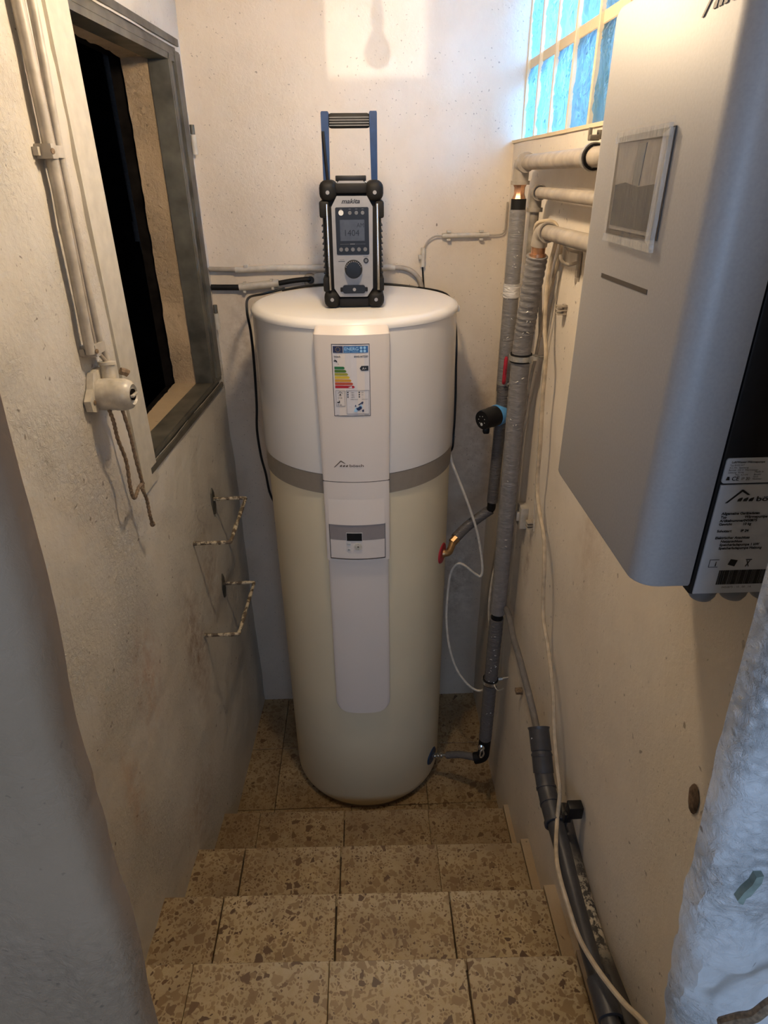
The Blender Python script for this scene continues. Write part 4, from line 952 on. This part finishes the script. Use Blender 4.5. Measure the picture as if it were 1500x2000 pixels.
b.lathe([(0.0, 0.0015), (0.005, 0.001), (0.0055, 0)], p0 + pd * 0.0893 + Vector((0, 0, -0.014)), pd, 10); b.build('indicator_mark', m_btn_l, hdp)

# clamps, hooks, clips
def ring_clamp(c, axis, r, rodto, label, m_in=m_rubber, m_out=m_galv):
    t = thing('pipe_clamp', label, 'clamp', c)
    c = Vector(c)
    MB().lathe([(r, -0.012), (r + 0.004, -0.012), (r + 0.004, 0.012), (r, 0.012)], c, axis, 28).build('rubber_lining', m_in, t)
    MB().lathe([(r + 0.003, -0.007), (r + 0.0065, -0.007), (r + 0.0065, 0.007), (r + 0.003, 0.007)], c, axis, 28).build('metal_band', m_out, t)
    if rodto is not None:
        d = (Vector(rodto) - c); dn_ = d.normalized()
        b = MB(); b.cyl(c + dn_ * (r + 0.004), rodto, 0.0036, seg=10); b.cyl(c + dn_ * (r + 0.004), c + dn_ * (r + 0.02), 0.007, seg=6); b.build('threaded_rod', m_galv, t)
    return t
k = ring_clamp((PX, 1.418, 2.335), (0, 1, 0), 0.0195, None, 'black rubber-lined ring clamp on the topmost pipe beside the grey box')
b = MB(); b.box((PX - 0.004, 1.418, 2.368), (0.020, 0.016, 0.010), bev=0.002); b.cyl((PX - .012, 1.418, 2.365), (PX - .012, 1.418, 2.385), 0.004, seg=8); b.cyl((PX + .006, 1.418, 2.365), (PX + .006, 1.418, 2.381), 0.005, seg=6); b.cyl((PX + .015, 1.418, 2.372), (0.512, 1.418, 2.372), 0.0035, seg=8); b.build('clamp_screw', m_pipe_d, k)
k = ring_clamp((0.448, 1.790, 1.846), (0, 0, 1), 0.0265, (0.512, 1.790, 1.848), 'silver ring clamp with threaded rod, upper one on the thick riser')
b = MB(); b.cyl((0.470, 1.762, 1.838), (0.470, 1.762, 1.856), 0.006, seg=6); b.box((0.482, 1.775, 1.846), (0.022, 0.012, 0.012), bev=0.002); b.build('clamp_screw', m_steel, k)
k = ring_clamp((0.444, 1.790, 0.640), (0, 0, 1), 0.0245, (0.512, 1.790, 0.652), 'small ring clamp low on the thick riser near the floor', m_out=m_steel)
b = MB(); b.tube([(0.452, 1.762, 0.645), (0.462, 1.745, 0.634), (0.486, 1.75, 0.636)], 0.0026, 8); b.build('clamp_screw', m_steel, k)
b = MB(); b.box((0.507, 1.565, 2.128), (0.008, 0.014, 0.075), bev=0.002); b.box((0.492, 1.565, 2.150), (0.03, 0.010, 0.004)); b.tube([(0.508, 1.565, 2.125), (0.485, 1.57, 2.118), (0.470, 1.575, 2.126), (0.466, 1.578, 2.140)], 0.004, 8); b.tube([(0.508, 1.565, 2.145), (0.485, 1.57, 2.150), (0.474, 1.575, 2.158)], 0.0035, 8)
tag(b.build('pipe_hook', m_pipe), 'empty beige hook on the wall under the lowest pipe, beside the grey box', 'hook')
def clip(c, label, m=m_pipe, n=3):
    b = MB()
    for i in range(n): b.box((0.500, c[1], c[2] + (i - (n - 1) / 2) * 0.009), (0.024, 0.024, 0.0035), bev=0.001, seg=1)
    b.box((0.508, c[1], c[2]), (0.008, 0.020, 0.009 * n), bev=0.001, seg=1)
    return tag(b.build('cable_clip', m), label, 'clip', 'empty cable clips on the right wall')
clip((0.5, 1.635, 2.004), 'small beige slatted cable clip on the wall left of the grey box edge')
clip((0.5, 1.695, 1.355), 'small beige cable clip on the wall at the height of the red rosette')
clip((0.5, 1.610, 0.756), 'rust stained cable clip low on the wall beside the grey hose', m_wire, 2)
b = MB(); b.box((0.500, 1.79, 1.335), (0.026, 0.05, 0.075), bev=0.004); b.box((0.488, 1.79, 1.335), (0.02, 0.02, 0.03), bev=0.003)
tag(b.build('wall_bracket', m_conduit), 'beige plastered bracket block behind the thick riser', 'bracket')

# ------------------------------------------------------------------ cables and hoses at the right
def cable(name, pts, r, m, label, cat='cable', group=None, seg=8):
    return tag(MB().tube(pts, r, seg, n=6).build(name, m), label, cat, group)
cable('cable', [(0.500, 1.80, 1.90), (0.470, 1.772, 2.10), (0.443, 1.745, 2.185), (0.462, 1.718, 2.203), (0.482, 1.700, 2.195), (0.484, 1.69, 2.162), (0.478, 1.700, 2.10), (0.475, 1.697, 2.038), (0.475, 1.677, 1.952), (0.475, 1.637, 1.882), (0.475, 1.624, 1.776), (0.478, 1.609, 1.65), (0.480, 1.605, 1.544), (0.480, 1.57, 1.489), (0.478, 1.48, 1.434), (0.475, 1.435, 1.365), (0.475, 1.394, 1.242), (0.475, 1.315, 1.182), (0.475, 1.239, 1.11), (0.472, 1.179, 1.026), (0.470, 1.118, 0.964), (0.468, 1.073, 0.930), (0.455, 1.03, 0.885), (0.428, 0.945, 0.892), (0.415, 0.88, 0.905), (0.415, 0.80, 0.905), (0.418, 0.735, 0.910), (0.430, 0.668, 0.930), (0.448, 0.600, 0.960), (0.462, 0.555, 0.99), (0.475, 0.50, 1.02)], 0.0052, m_cordb, 'long beige cable looped over the lowest pipe and hanging down to the black drain pipe')
cable('cable', [(0.490, 1.702, 2.185), (0.495, 1.681, 2.150), (0.495, 1.701, 2.099), (0.494, 1.760, 1.987), (0.494, 1.801, 1.854), (0.494, 1.835, 1.772), (0.495, 1.87, 1.655), (0.496, 1.93, 1.5)], 0.0048, m_cordb, 'beige cable crossing behind the long one and going behind the thick riser')
cable('cable', [(0.503, 1.700, 2.155), (0.503, 1.706, 2.049), (0.503, 1.722, 1.969), (0.503, 1.752, 1.823), (0.503, 1.738, 1.708), (0.503, 1.70, 1.5), (0.503, 1.66, 1.35)], 0.0022, m_conduit, 'thin painted wire on the wall right of the beige cables')
cable('cord', [(0.285, 2.10, 1.50), (0.291, 1.98, 1.45), (0.313, 1.98, 1.392), (0.337, 1.98, 1.333), (0.368, 1.98, 1.251), (0.395, 1.98, 1.167), (0.416, 1.98, 1.069), (0.424, 1.98, 1.002), (0.418, 1.98, 0.978), (0.404, 1.98, 0.985), (0.386, 1.98, 1.000), (0.352, 1.98, 1.031), (0.327, 1.98, 1.034), (0.306, 1.98, 0.994), (0.298, 1.98, 0.902), (0.298, 1.98, 0.781), (0.313, 1.975, 0.655), (0.344, 1.965, 0.548), (0.389, 1.95, 0.478), (0.433, 1.94, 0.448), (0.460, 1.93, 0.475), (0.475, 1.93, 0.569), (0.468, 1.93, 0.70), (0.450, 1.93, 0.849), (0.450, 1.93, 0.966), (0.458, 1.93, 1.045), (0.474, 1.92, 1.11), (0.488, 1.90, 1.20)], 0.0046, m_cordw, 'white cord hanging in a long loop beside the tank', 'cord')
hose = thing('hose', 'grey hose curving down from the thick riser into the black drain pipe', 'hose', (0.46, 1.27, 0.94))
b = MB(); b.tube([(0.470, 1.84, 0.95), (0.470, 1.76, 0.985), (0.468, 1.69, 0.990), (0.463, 1.621, 0.985), (0.461, 1.509, 0.980), (0.460, 1.402, 0.966), (0.460, 1.334, 0.952), (0.458, 1.262, 0.936)], 0.0098, 14); b.build('tube', m_wrap, hose)
dp = thing('drain_pipe', 'black plastic drain pipe with wide socket, running down the right side of the steps', 'drain pipe', (0.455, 1.2, 0.9))
P0, P1, P2 = Vector((0.457, 1.256, 0.962)), Vector((0.456, 1.207, 0.926)), Vector((0.455, 1.165, 0.890))
b = MB(); b.tube([P0, P0.lerp(P1, .12), P0.lerp(P1, .15), P0.lerp(P1, 1.0)], lambda t: 0.0300 if t < 0.3 else 0.0275, 26, n=1, smooth=False); b.build('socket', m_drain, dp)
b = MB(); b.tube([P0.lerp(P1, .95), P0.lerp(P1, 1.1), P2], lambda t: 0.0245 if t < 0.3 else 0.0270, 26, n=1, smooth=False); b.lathe([(0.024, 0), (0.0285, 0), (0.0285, 0.006), (0.024, 0.006)], P0.lerp(P1, 1.12), (P2 - P1)); b.build('coupling', m_drain, dp)
b = MB(); b.tube([P2, (0.455, 1.128, 0.874), (0.455, 1.095, 0.868)], 0.0245, 24, n=3); b.lathe([(0.0240, 0), (0.0265, 0), (0.0265, 0.005), (0.024, 0.005)], (0.455, 1.128, 0.874), (0, 0.9, 0.3)); b.build('bend', m_drain, dp)
b = MB(); b.tube([(0.455, 1.105, 0.870), (0.455, 1.06, 0.864), (0.455, 1.035, 0.862)], 0.0250, 24, n=1); b.lathe([(0.0240, 0), (0.0268, 0), (0.0268, 0.006), (0.024, 0.006)], (0.455, 1.085, 0.868), (0, 1, 0.1)); b.lathe([(0.0240, 0), (0.0285, 0), (0.0285, 0.008), (0.024, 0.008)], (0.455, 1.032, 0.862), (0, 1, 0.05)); b.build('coupling', m_drain, dp)
b = MB(); b.tube([(0.455, 1.036, 0.862), (0.454, 0.966, 0.858), (0.452, 0.876, 0.850), (0.447, 0.770, 0.856), (0.443, 0.676, 0.866), (0.440, 0.50, 0.876)], lambda t: 0.0215 - 0.003 * min(1, t * 2), 22, n=6); b.build('long_pipe', m_drain, dp)
b = MB(); b.lathe([(0.018, 0), (0.0245, 0.001), (0.0245, 0.07), (0.018, 0.071)], (0.444, 0.61, 0.871), (0, 1, 0), 22); b.build('coupling', m_drain, dp)
b = MB(); b.prism([(0, 0), (0.007, 0), (0.007, 0.002), (0.0025, 0.002), (0.0025, 0.015), (0, 0.015)], lambda x, y, d: P0.lerp(P1, 0.35) + Vector((-0.0262 + x, -0.0118 - x * 0.9 - d, -0.008 + y)), 0.0, 0.0012); b.build('white_mark', m_paper, dp, smooth=False)
dq = MB(); dq.tube([(0.489, 1.10, 0.842), (0.489, 0.981, 0.812), (0.488, 0.886, 0.800), (0.486, 0.794, 0.800), (0.484, 0.691, 0.822), (0.482, 0.50, 0.87)], 0.0205, 20)
tag(dq.build('drain_pipe', m_drain2), 'dark pipe with whitish spatter, lying against the wall behind the black drain pipe', 'drain pipe')
b = MB(); b.box((0.490, 1.022, 0.930), (0.036, 0.026, 0.040), bev=0.003); b.box((0.475, 1.022, 0.905), (0.018, 0.014, 0.03), bev=0.002)
tag(b.build('mounting_block', m_black), 'square black block on the wall behind the black drain pipe', 'bracket')
cable('cable', [(0.385, 0.352, 1.46), (0.396, 0.345, 1.486), (0.405, 0.340, 1.502), (0.418, 0.340, 1.528), (0.45, 0.34, 1.56)], 0.006, m_wire, 'brown cable at the doorway edge, bottom right corner')

# ------------------------------------------------------------------ cables at the tank
cable('power_cable', [(-0.27, 2.372, 1.955), (-0.34, 2.33, 1.945), (-0.375, 2.22, 1.95), (-0.362, 2.09, 1.93), (-0.352, 2.06, 1.87), (-0.352, 2.06, 1.772), (-0.358, 2.06, 1.635), (-0.366, 2.06, 1.545), (-0.362, 2.06, 1.45), (-0.352, 2.06, 1.382), (-0.346, 2.07, 1.301), (-0.34, 2.15, 1.22), (-0.33, 2.28, 1.2)], 0.0042, m_black, 'black cable hanging down the left flank of the tank', 'cable')
cable('power_cable', [(0.20, 2.35, 1.955), (0.29, 2.26, 1.945), (0.304, 2.16, 1.90), (0.305, 2.09, 1.84), (0.307, 2.08, 1.738), (0.310, 2.08, 1.62), (0.309, 2.08, 1.52), (0.303, 2.09, 1.44), (0.27, 2.25, 1.38)], 0.0040, m_black, 'black cable down the right flank of the tank', 'cable')
cable('power_cable', [(-0.28, 2.370, 1.950), (-0.15, 2.372, 1.966), (0.02, 2.374, 1.968), (0.14, 2.372, 1.960), (0.21, 2.365, 1.950)], 0.0040, m_black, 'black cable lying behind the tank lid along the back wall', 'cable')

# ------------------------------------------------------------------ conduits on the back wall
WBY = 2.378
b = MB(); b.tube([(-0.437, WBY, 2.018), (-0.30, WBY, 2.022), (0.120, WBY, 2.019)], 0.0115, 14, n=1)
cd1 = tag(b.build('conduit', m_cond_l), 'long cream conduit running behind the radio on the back wall', 'conduit')
b = MB(); b.tube([(-0.528, WBY, 2.022), (-0.43, WBY, 2.019)], 0.0085, 12, n=1); b.build('cable_end', m_pipe, cd1)
b = MB(); b.tube([(0.110, WBY, 2.019), (0.15, WBY, 2.016), (0.18, WBY - .004, 2.005), (0.205, WBY - .006, 1.98), (0.215, WBY - .006, 1.945), (0.216, WBY - .006, 1.90)], 0.0085, 12); b.build('cable_end', m_pipe, cd1)
for x in (-0.40, 0.0): b = MB(); b.box((x, WBY, 2.030), (0.014, 0.02, 0.012), bev=0.002); b.build('saddle', m_cond_l, cd1)
b = MB(); b.tube([(-0.430, WBY, 1.960), (-0.290, WBY, 1.972)], 0.0135, 14, n=1)
cd2 = tag(b.build('conduit', m_cond_l), 'short cream conduit sleeve around a black cable, lower left on the back wall', 'conduit')
b = MB(); b.tube([(-0.528, WBY, 1.962), (-0.42, WBY, 1.960)], 0.0100, 12, n=1); b.build('cable_end', m_rubber, cd2)
b = MB(); b.tube([(-0.30, WBY, 1.971), (-0.24, WBY, 1.980), (-0.195, WBY, 1.984), (-0.180, WBY + .01, 1.982)], 0.0085, 12); b.build('cable_end', m_rubber, cd2)
for x, z in ((-0.41, 1.975), (-0.315, 1.983), (-0.412, 1.946), (-0.312, 1.956)): b = MB(); b.box((x, WBY, z), (0.010, 0.02, 0.008), bev=0.001, seg=1); b.build('saddle', m_cond_l, cd2)
b = MB(); b.lathe([(0.0, 0.006), (0.017, 0.006), (0.021, 0.004), (0.024, 0.0)], (-0.180, 2.388, 1.980), (0, -1, 0), 22)
pl = tag(b.build('wall_grommet', m_pipe), 'round dark grommet where the black cable enters the back wall', 'grommet')
b = MB(); b.lathe([(0.0, 0.008), (0.011, 0.0085), (0.013, 0.007)], (-0.178, 2.388, 1.981), (0, -1, 0), 18); b.build('opening', m_black, pl)
b = MB(); b.prism(rrect(-0.165, 1.935, -0.055, 2.005, 0.012), lambda x, z, d: Vector((x, d, z)), 2.380, 2.392); tag(b.build('cover_plate', m_conduit), 'cream cover plate on the back wall behind the left side of the radio', 'plate')
b = MB(); b.tube([(0.283, WBY, 2.119), (0.445, WBY, 2.121)], 0.0085, 14, n=1)
cd3 = tag(b.build('conduit', m_cond_l), 'small horizontal cream conduit on the back wall right of the radio', 'conduit')
b = MB(); b.tube([(0.440, WBY, 2.120), (0.47, WBY, 2.120), (0.492, WBY, 2.124), (0.499, WBY, 2.14), (0.500, WBY, 2.18), (0.501, WBY, 2.222)], 0.0028, 8); b.build('wire', m_pipe, cd3)
b = MB(); b.tube([(0.290, WBY, 2.119), (0.262, WBY, 2.119), (0.242, WBY, 2.110), (0.228, WBY, 2.095), (0.221, WBY, 2.078)], 0.0028, 8); b.build('wire', m_pipe, cd3)
for x in (0.305, 0.418):
    for z in (2.107, 2.133): b = MB(); b.box((x, WBY, z), (0.014, 0.018, 0.007), bev=0.001, seg=1); b.build('saddle', m_cond_l, cd3)
b = MB(); b.tube([(0.219, WBY, 2.082), (0.217, WBY, 2.020)], 0.0085, 12, n=1); b.box((0.208, WBY, 2.052), (0.012, 0.016, 0.014), bev=0.002)
cd4 = tag(b.build('conduit', m_cond_l), 'short upright cream conduit on the back wall just right of the radio', 'conduit')
b = MB(); b.tube([(0.217, WBY, 2.022), (0.220, WBY, 1.98), (0.224, WBY, 1.93)], 0.0030, 8); b.build('wire', m_black, cd4)

# ------------------------------------------------------------------ left wall: conduits, old socket, wires, bent rods
b = MB(); b.tube([FL(1.372, .018, 3.1), FL(1.366, .018, 2.573), FL(1.364, .018, 2.353), FL(1.346, .018, 2.02), FL(1.344, .018, 1.985)], 0.0105, 12, n=1); tag(b.build('conduit', m_conduit), 'painted conduit on the left wall, the one nearer the viewer, ending at a clip', 'conduit')
b = MB(); b.tube([FL(1.425, .018, 3.1), FL(1.420, .018, 2.583), FL(1.402, .018, 2.358), FL(1.394, .018, 2.06), FL(1.398, .018, 1.99), FL(1.404, .022, 1.955), FL(1.392, .026, 1.93)], 0.0085, 12, n=3); tag(b.build('conduit', m_conduit), 'painted conduit on the left wall beside the hatch, running into the old socket', 'conduit')
b = MB(); b.tube([FL(1.385, .018, 3.1), FL(1.382, .018, 2.35), FL(1.372, .018, 2.04), FL(1.374, .02, 1.985), FL(1.392, .026, 1.955), FL(1.394, .028, 1.93)], 0.0045, 10, n=3); tag(b.build('cable', m_pipe), 'thin painted cable between the two conduits on the left wall', 'cable')
for z, lab in ((2.352, 'upper metal clip holding the conduits on the left wall'), (1.99, 'lower metal clip on the left wall just above the old socket')):
    b = MB(); fbox(b, 1.345, 1.365, z - .012, z + .012, 0.0, 0.030); fbox(b, 1.335, 1.405, z - .007, z + .007, 0.0, 0.010); fbox(b, 1.365, 1.400, z - .010, z + .010, 0.020, 0.027)
    c = tag(b.build('conduit_clip', m_conduit, smooth=False), lab, 'clip')
    b = MB(); b.lathe([(0, .003), (.005, .002), (.005, 0)], FL(1.347, .030, z), (1, -.3, 0), 8); b.build('screw', m_wire, c)
sk = thing('wall_socket', 'old round cream bakelite socket on the left wall beside the hatch', 'socket', tuple(FL(1.36, 0, 1.90)))
b = MB(); b.prism([(1.325, 1.865), (1.395, 1.865), (1.405, 1.90), (1.395, 1.945), (1.345, 1.945), (1.328, 1.915), (1.305, 1.895), (1.308, 1.872)], lambda y, z, d: FL(y, d, z), 0.0, 0.014); b.build('back_plate', m_porc, sk, smooth=False)
ax = Vector((1, -0.05, 0)).normalized(); c0 = FL(1.362, 0.010, 1.893)
b = MB(); b.lathe([(0.0, 0.0), (0.034, 0.0), (0.035, 0.02), (0.0335, 0.034), (0.0345, 0.036), (0.0345, 0.055), (0.030, 0.068), (0.022, 0.074), (0.019, 0.070), (0.0, 0.066)], c0, ax, 32); b.build('round_body', m_porc, sk)
b = MB(); b.lathe([(0.0, 0.0), (0.016, 0.0), (0.016, 0.045), (0.019, 0.046), (0.019, 0.052), (0.0, 0.054)], FL(1.385, 0.026, 1.905), (0.0, 0.15, 1), 18); b.build('cable_entry', m_porc, sk)
b = MB(); b.lathe([(0.0, 0.0), (0.0125, 0.0), (0.0125, 0.003), (0.0, 0.003)], c0 + ax * 0.071, ax, 18); b.build('socket_opening', m_dark, sk)
b = MB(); b.box(tuple(c0 + ax * 0.075), (0.008, 0.030, 0.006), bev=0.002); b.build('contact_bridge', m_porc, sk)
b = MB(); b.tube([FL(1.395, 0.05, 1.935), FL(1.402, 0.058, 1.930), FL(1.404, 0.062, 1.926)], 0.008, 8, n=1); b.build('screw', m_wire, sk)
b = MB(); b.lathe([(0, .003), (.005, .002), (.005, 0)], FL(1.322, .014, 1.888), (1, 0, 0), 8); b.build('screw', m_wire, sk)
tw = lambda r: (lambda t: r * (1 + 0.15 * math.sin(t * 190)))
b = MB(); b.tube([FL(1.345, .03, 1.870), FL(1.333, .04, 1.84), FL(1.335, .040, 1.80), FL(1.352, .040, 1.74), FL(1.345, .040, 1.68), FL(1.347, .040, 1.655), FL(1.358, .040, 1.645), FL(1.388, .040, 1.656), FL(1.415, .040, 1.655)], tw(0.0042), 8, n=14); tag(b.build('loose_wire', m_wire), 'brown twisted wire hanging from the old socket, the strand nearer the viewer', 'wire')
b = MB(); b.tube([FL(1.395, .035, 1.862), FL(1.400, .04, 1.79), FL(1.404, .04, 1.72), FL(1.412, .04, 1.655), FL(1.405, .04, 1.645), FL(1.418, .04, 1.61), FL(1.418, .04, 1.565), FL(1.432, .036, 1.53)], lambda t: 0.0042 * (1 + 0.15 * math.sin(t * 170)) + (0.002 if t > 0.95 else 0), 8, n=14); tag(b.build('loose_wire', m_wire), 'brown twisted wire hanging from the old socket, longer strand with a frayed tip', 'wire')
def rod(y0, z0, y1, z1, out, label, m, pm):
    t = thing('wall_hook', label, 'hook', tuple(FL(y0, 0, z0)))
    a, b_ = FL(y0, -0.01, z0), FL(y1, -0.01, z1); a1 = FL(y0, out, z0 + 0.002); b1 = FL(y1, out, z1 + 0.002)
    r = 0.0062
    def bend(p, q, s): return [p.lerp(q, 1 - s), q]
    pts = [a, a.lerp(a1, 0.5), a.lerp(a1, 0.93), a1.lerp(b1, 0.05), a1.lerp(b1, 0.35), a1.lerp(b1, 0.65), a1.lerp(b1, 0.95), b_.lerp(b1, 0.93), b_.lerp(b1, 0.5), b_]
    mb = MB(); mb.tube(pts, lambda t: r * (1 + 0.12 * math.sin(t * 47)), 10, n=6); mb.build('bent_rod', m, t)
    mb = MB(); mb.prism([(y0 - 0.012, z0 - 0.055), (y0 - 0.022, z0 - 0.01), (y0 - 0.016, z0 + 0.03), (y0, z0 + 0.045), (y0 + 0.014, z0 + 0.02), (y0 + 0.016, z0 - 0.03), (y0 + 0.004, z0 - 0.06)], lambda y, z, d: FL(y, d, z), -0.003, 0.005); mb.build('wall_plate', pm, t, smooth=False)
m_rod = NT('chipped painted rod'); 
m_rod.l(m_rod.ramp(m_rod.noise(45, 5, 0.7), [(0.48, (0.12, 0.09, 0.06)), (0.54, (0.56, 0.48, 0.34))]), m_rod.b.inputs['Base Color']); m_rod.b.inputs['Roughness'].default_value = 0.6; m_rod = m_rod.m
rod(2.047, 1.293, 1.789, 1.263, 0.118, 'upper bent metal rod hook on the left wall below the hatch', m_rod, m_frame)
rod(2.017, 0.952, 1.737, 0.932, 0.118, 'lower bent metal rod hook on the left wall', m_rod, m_frame)
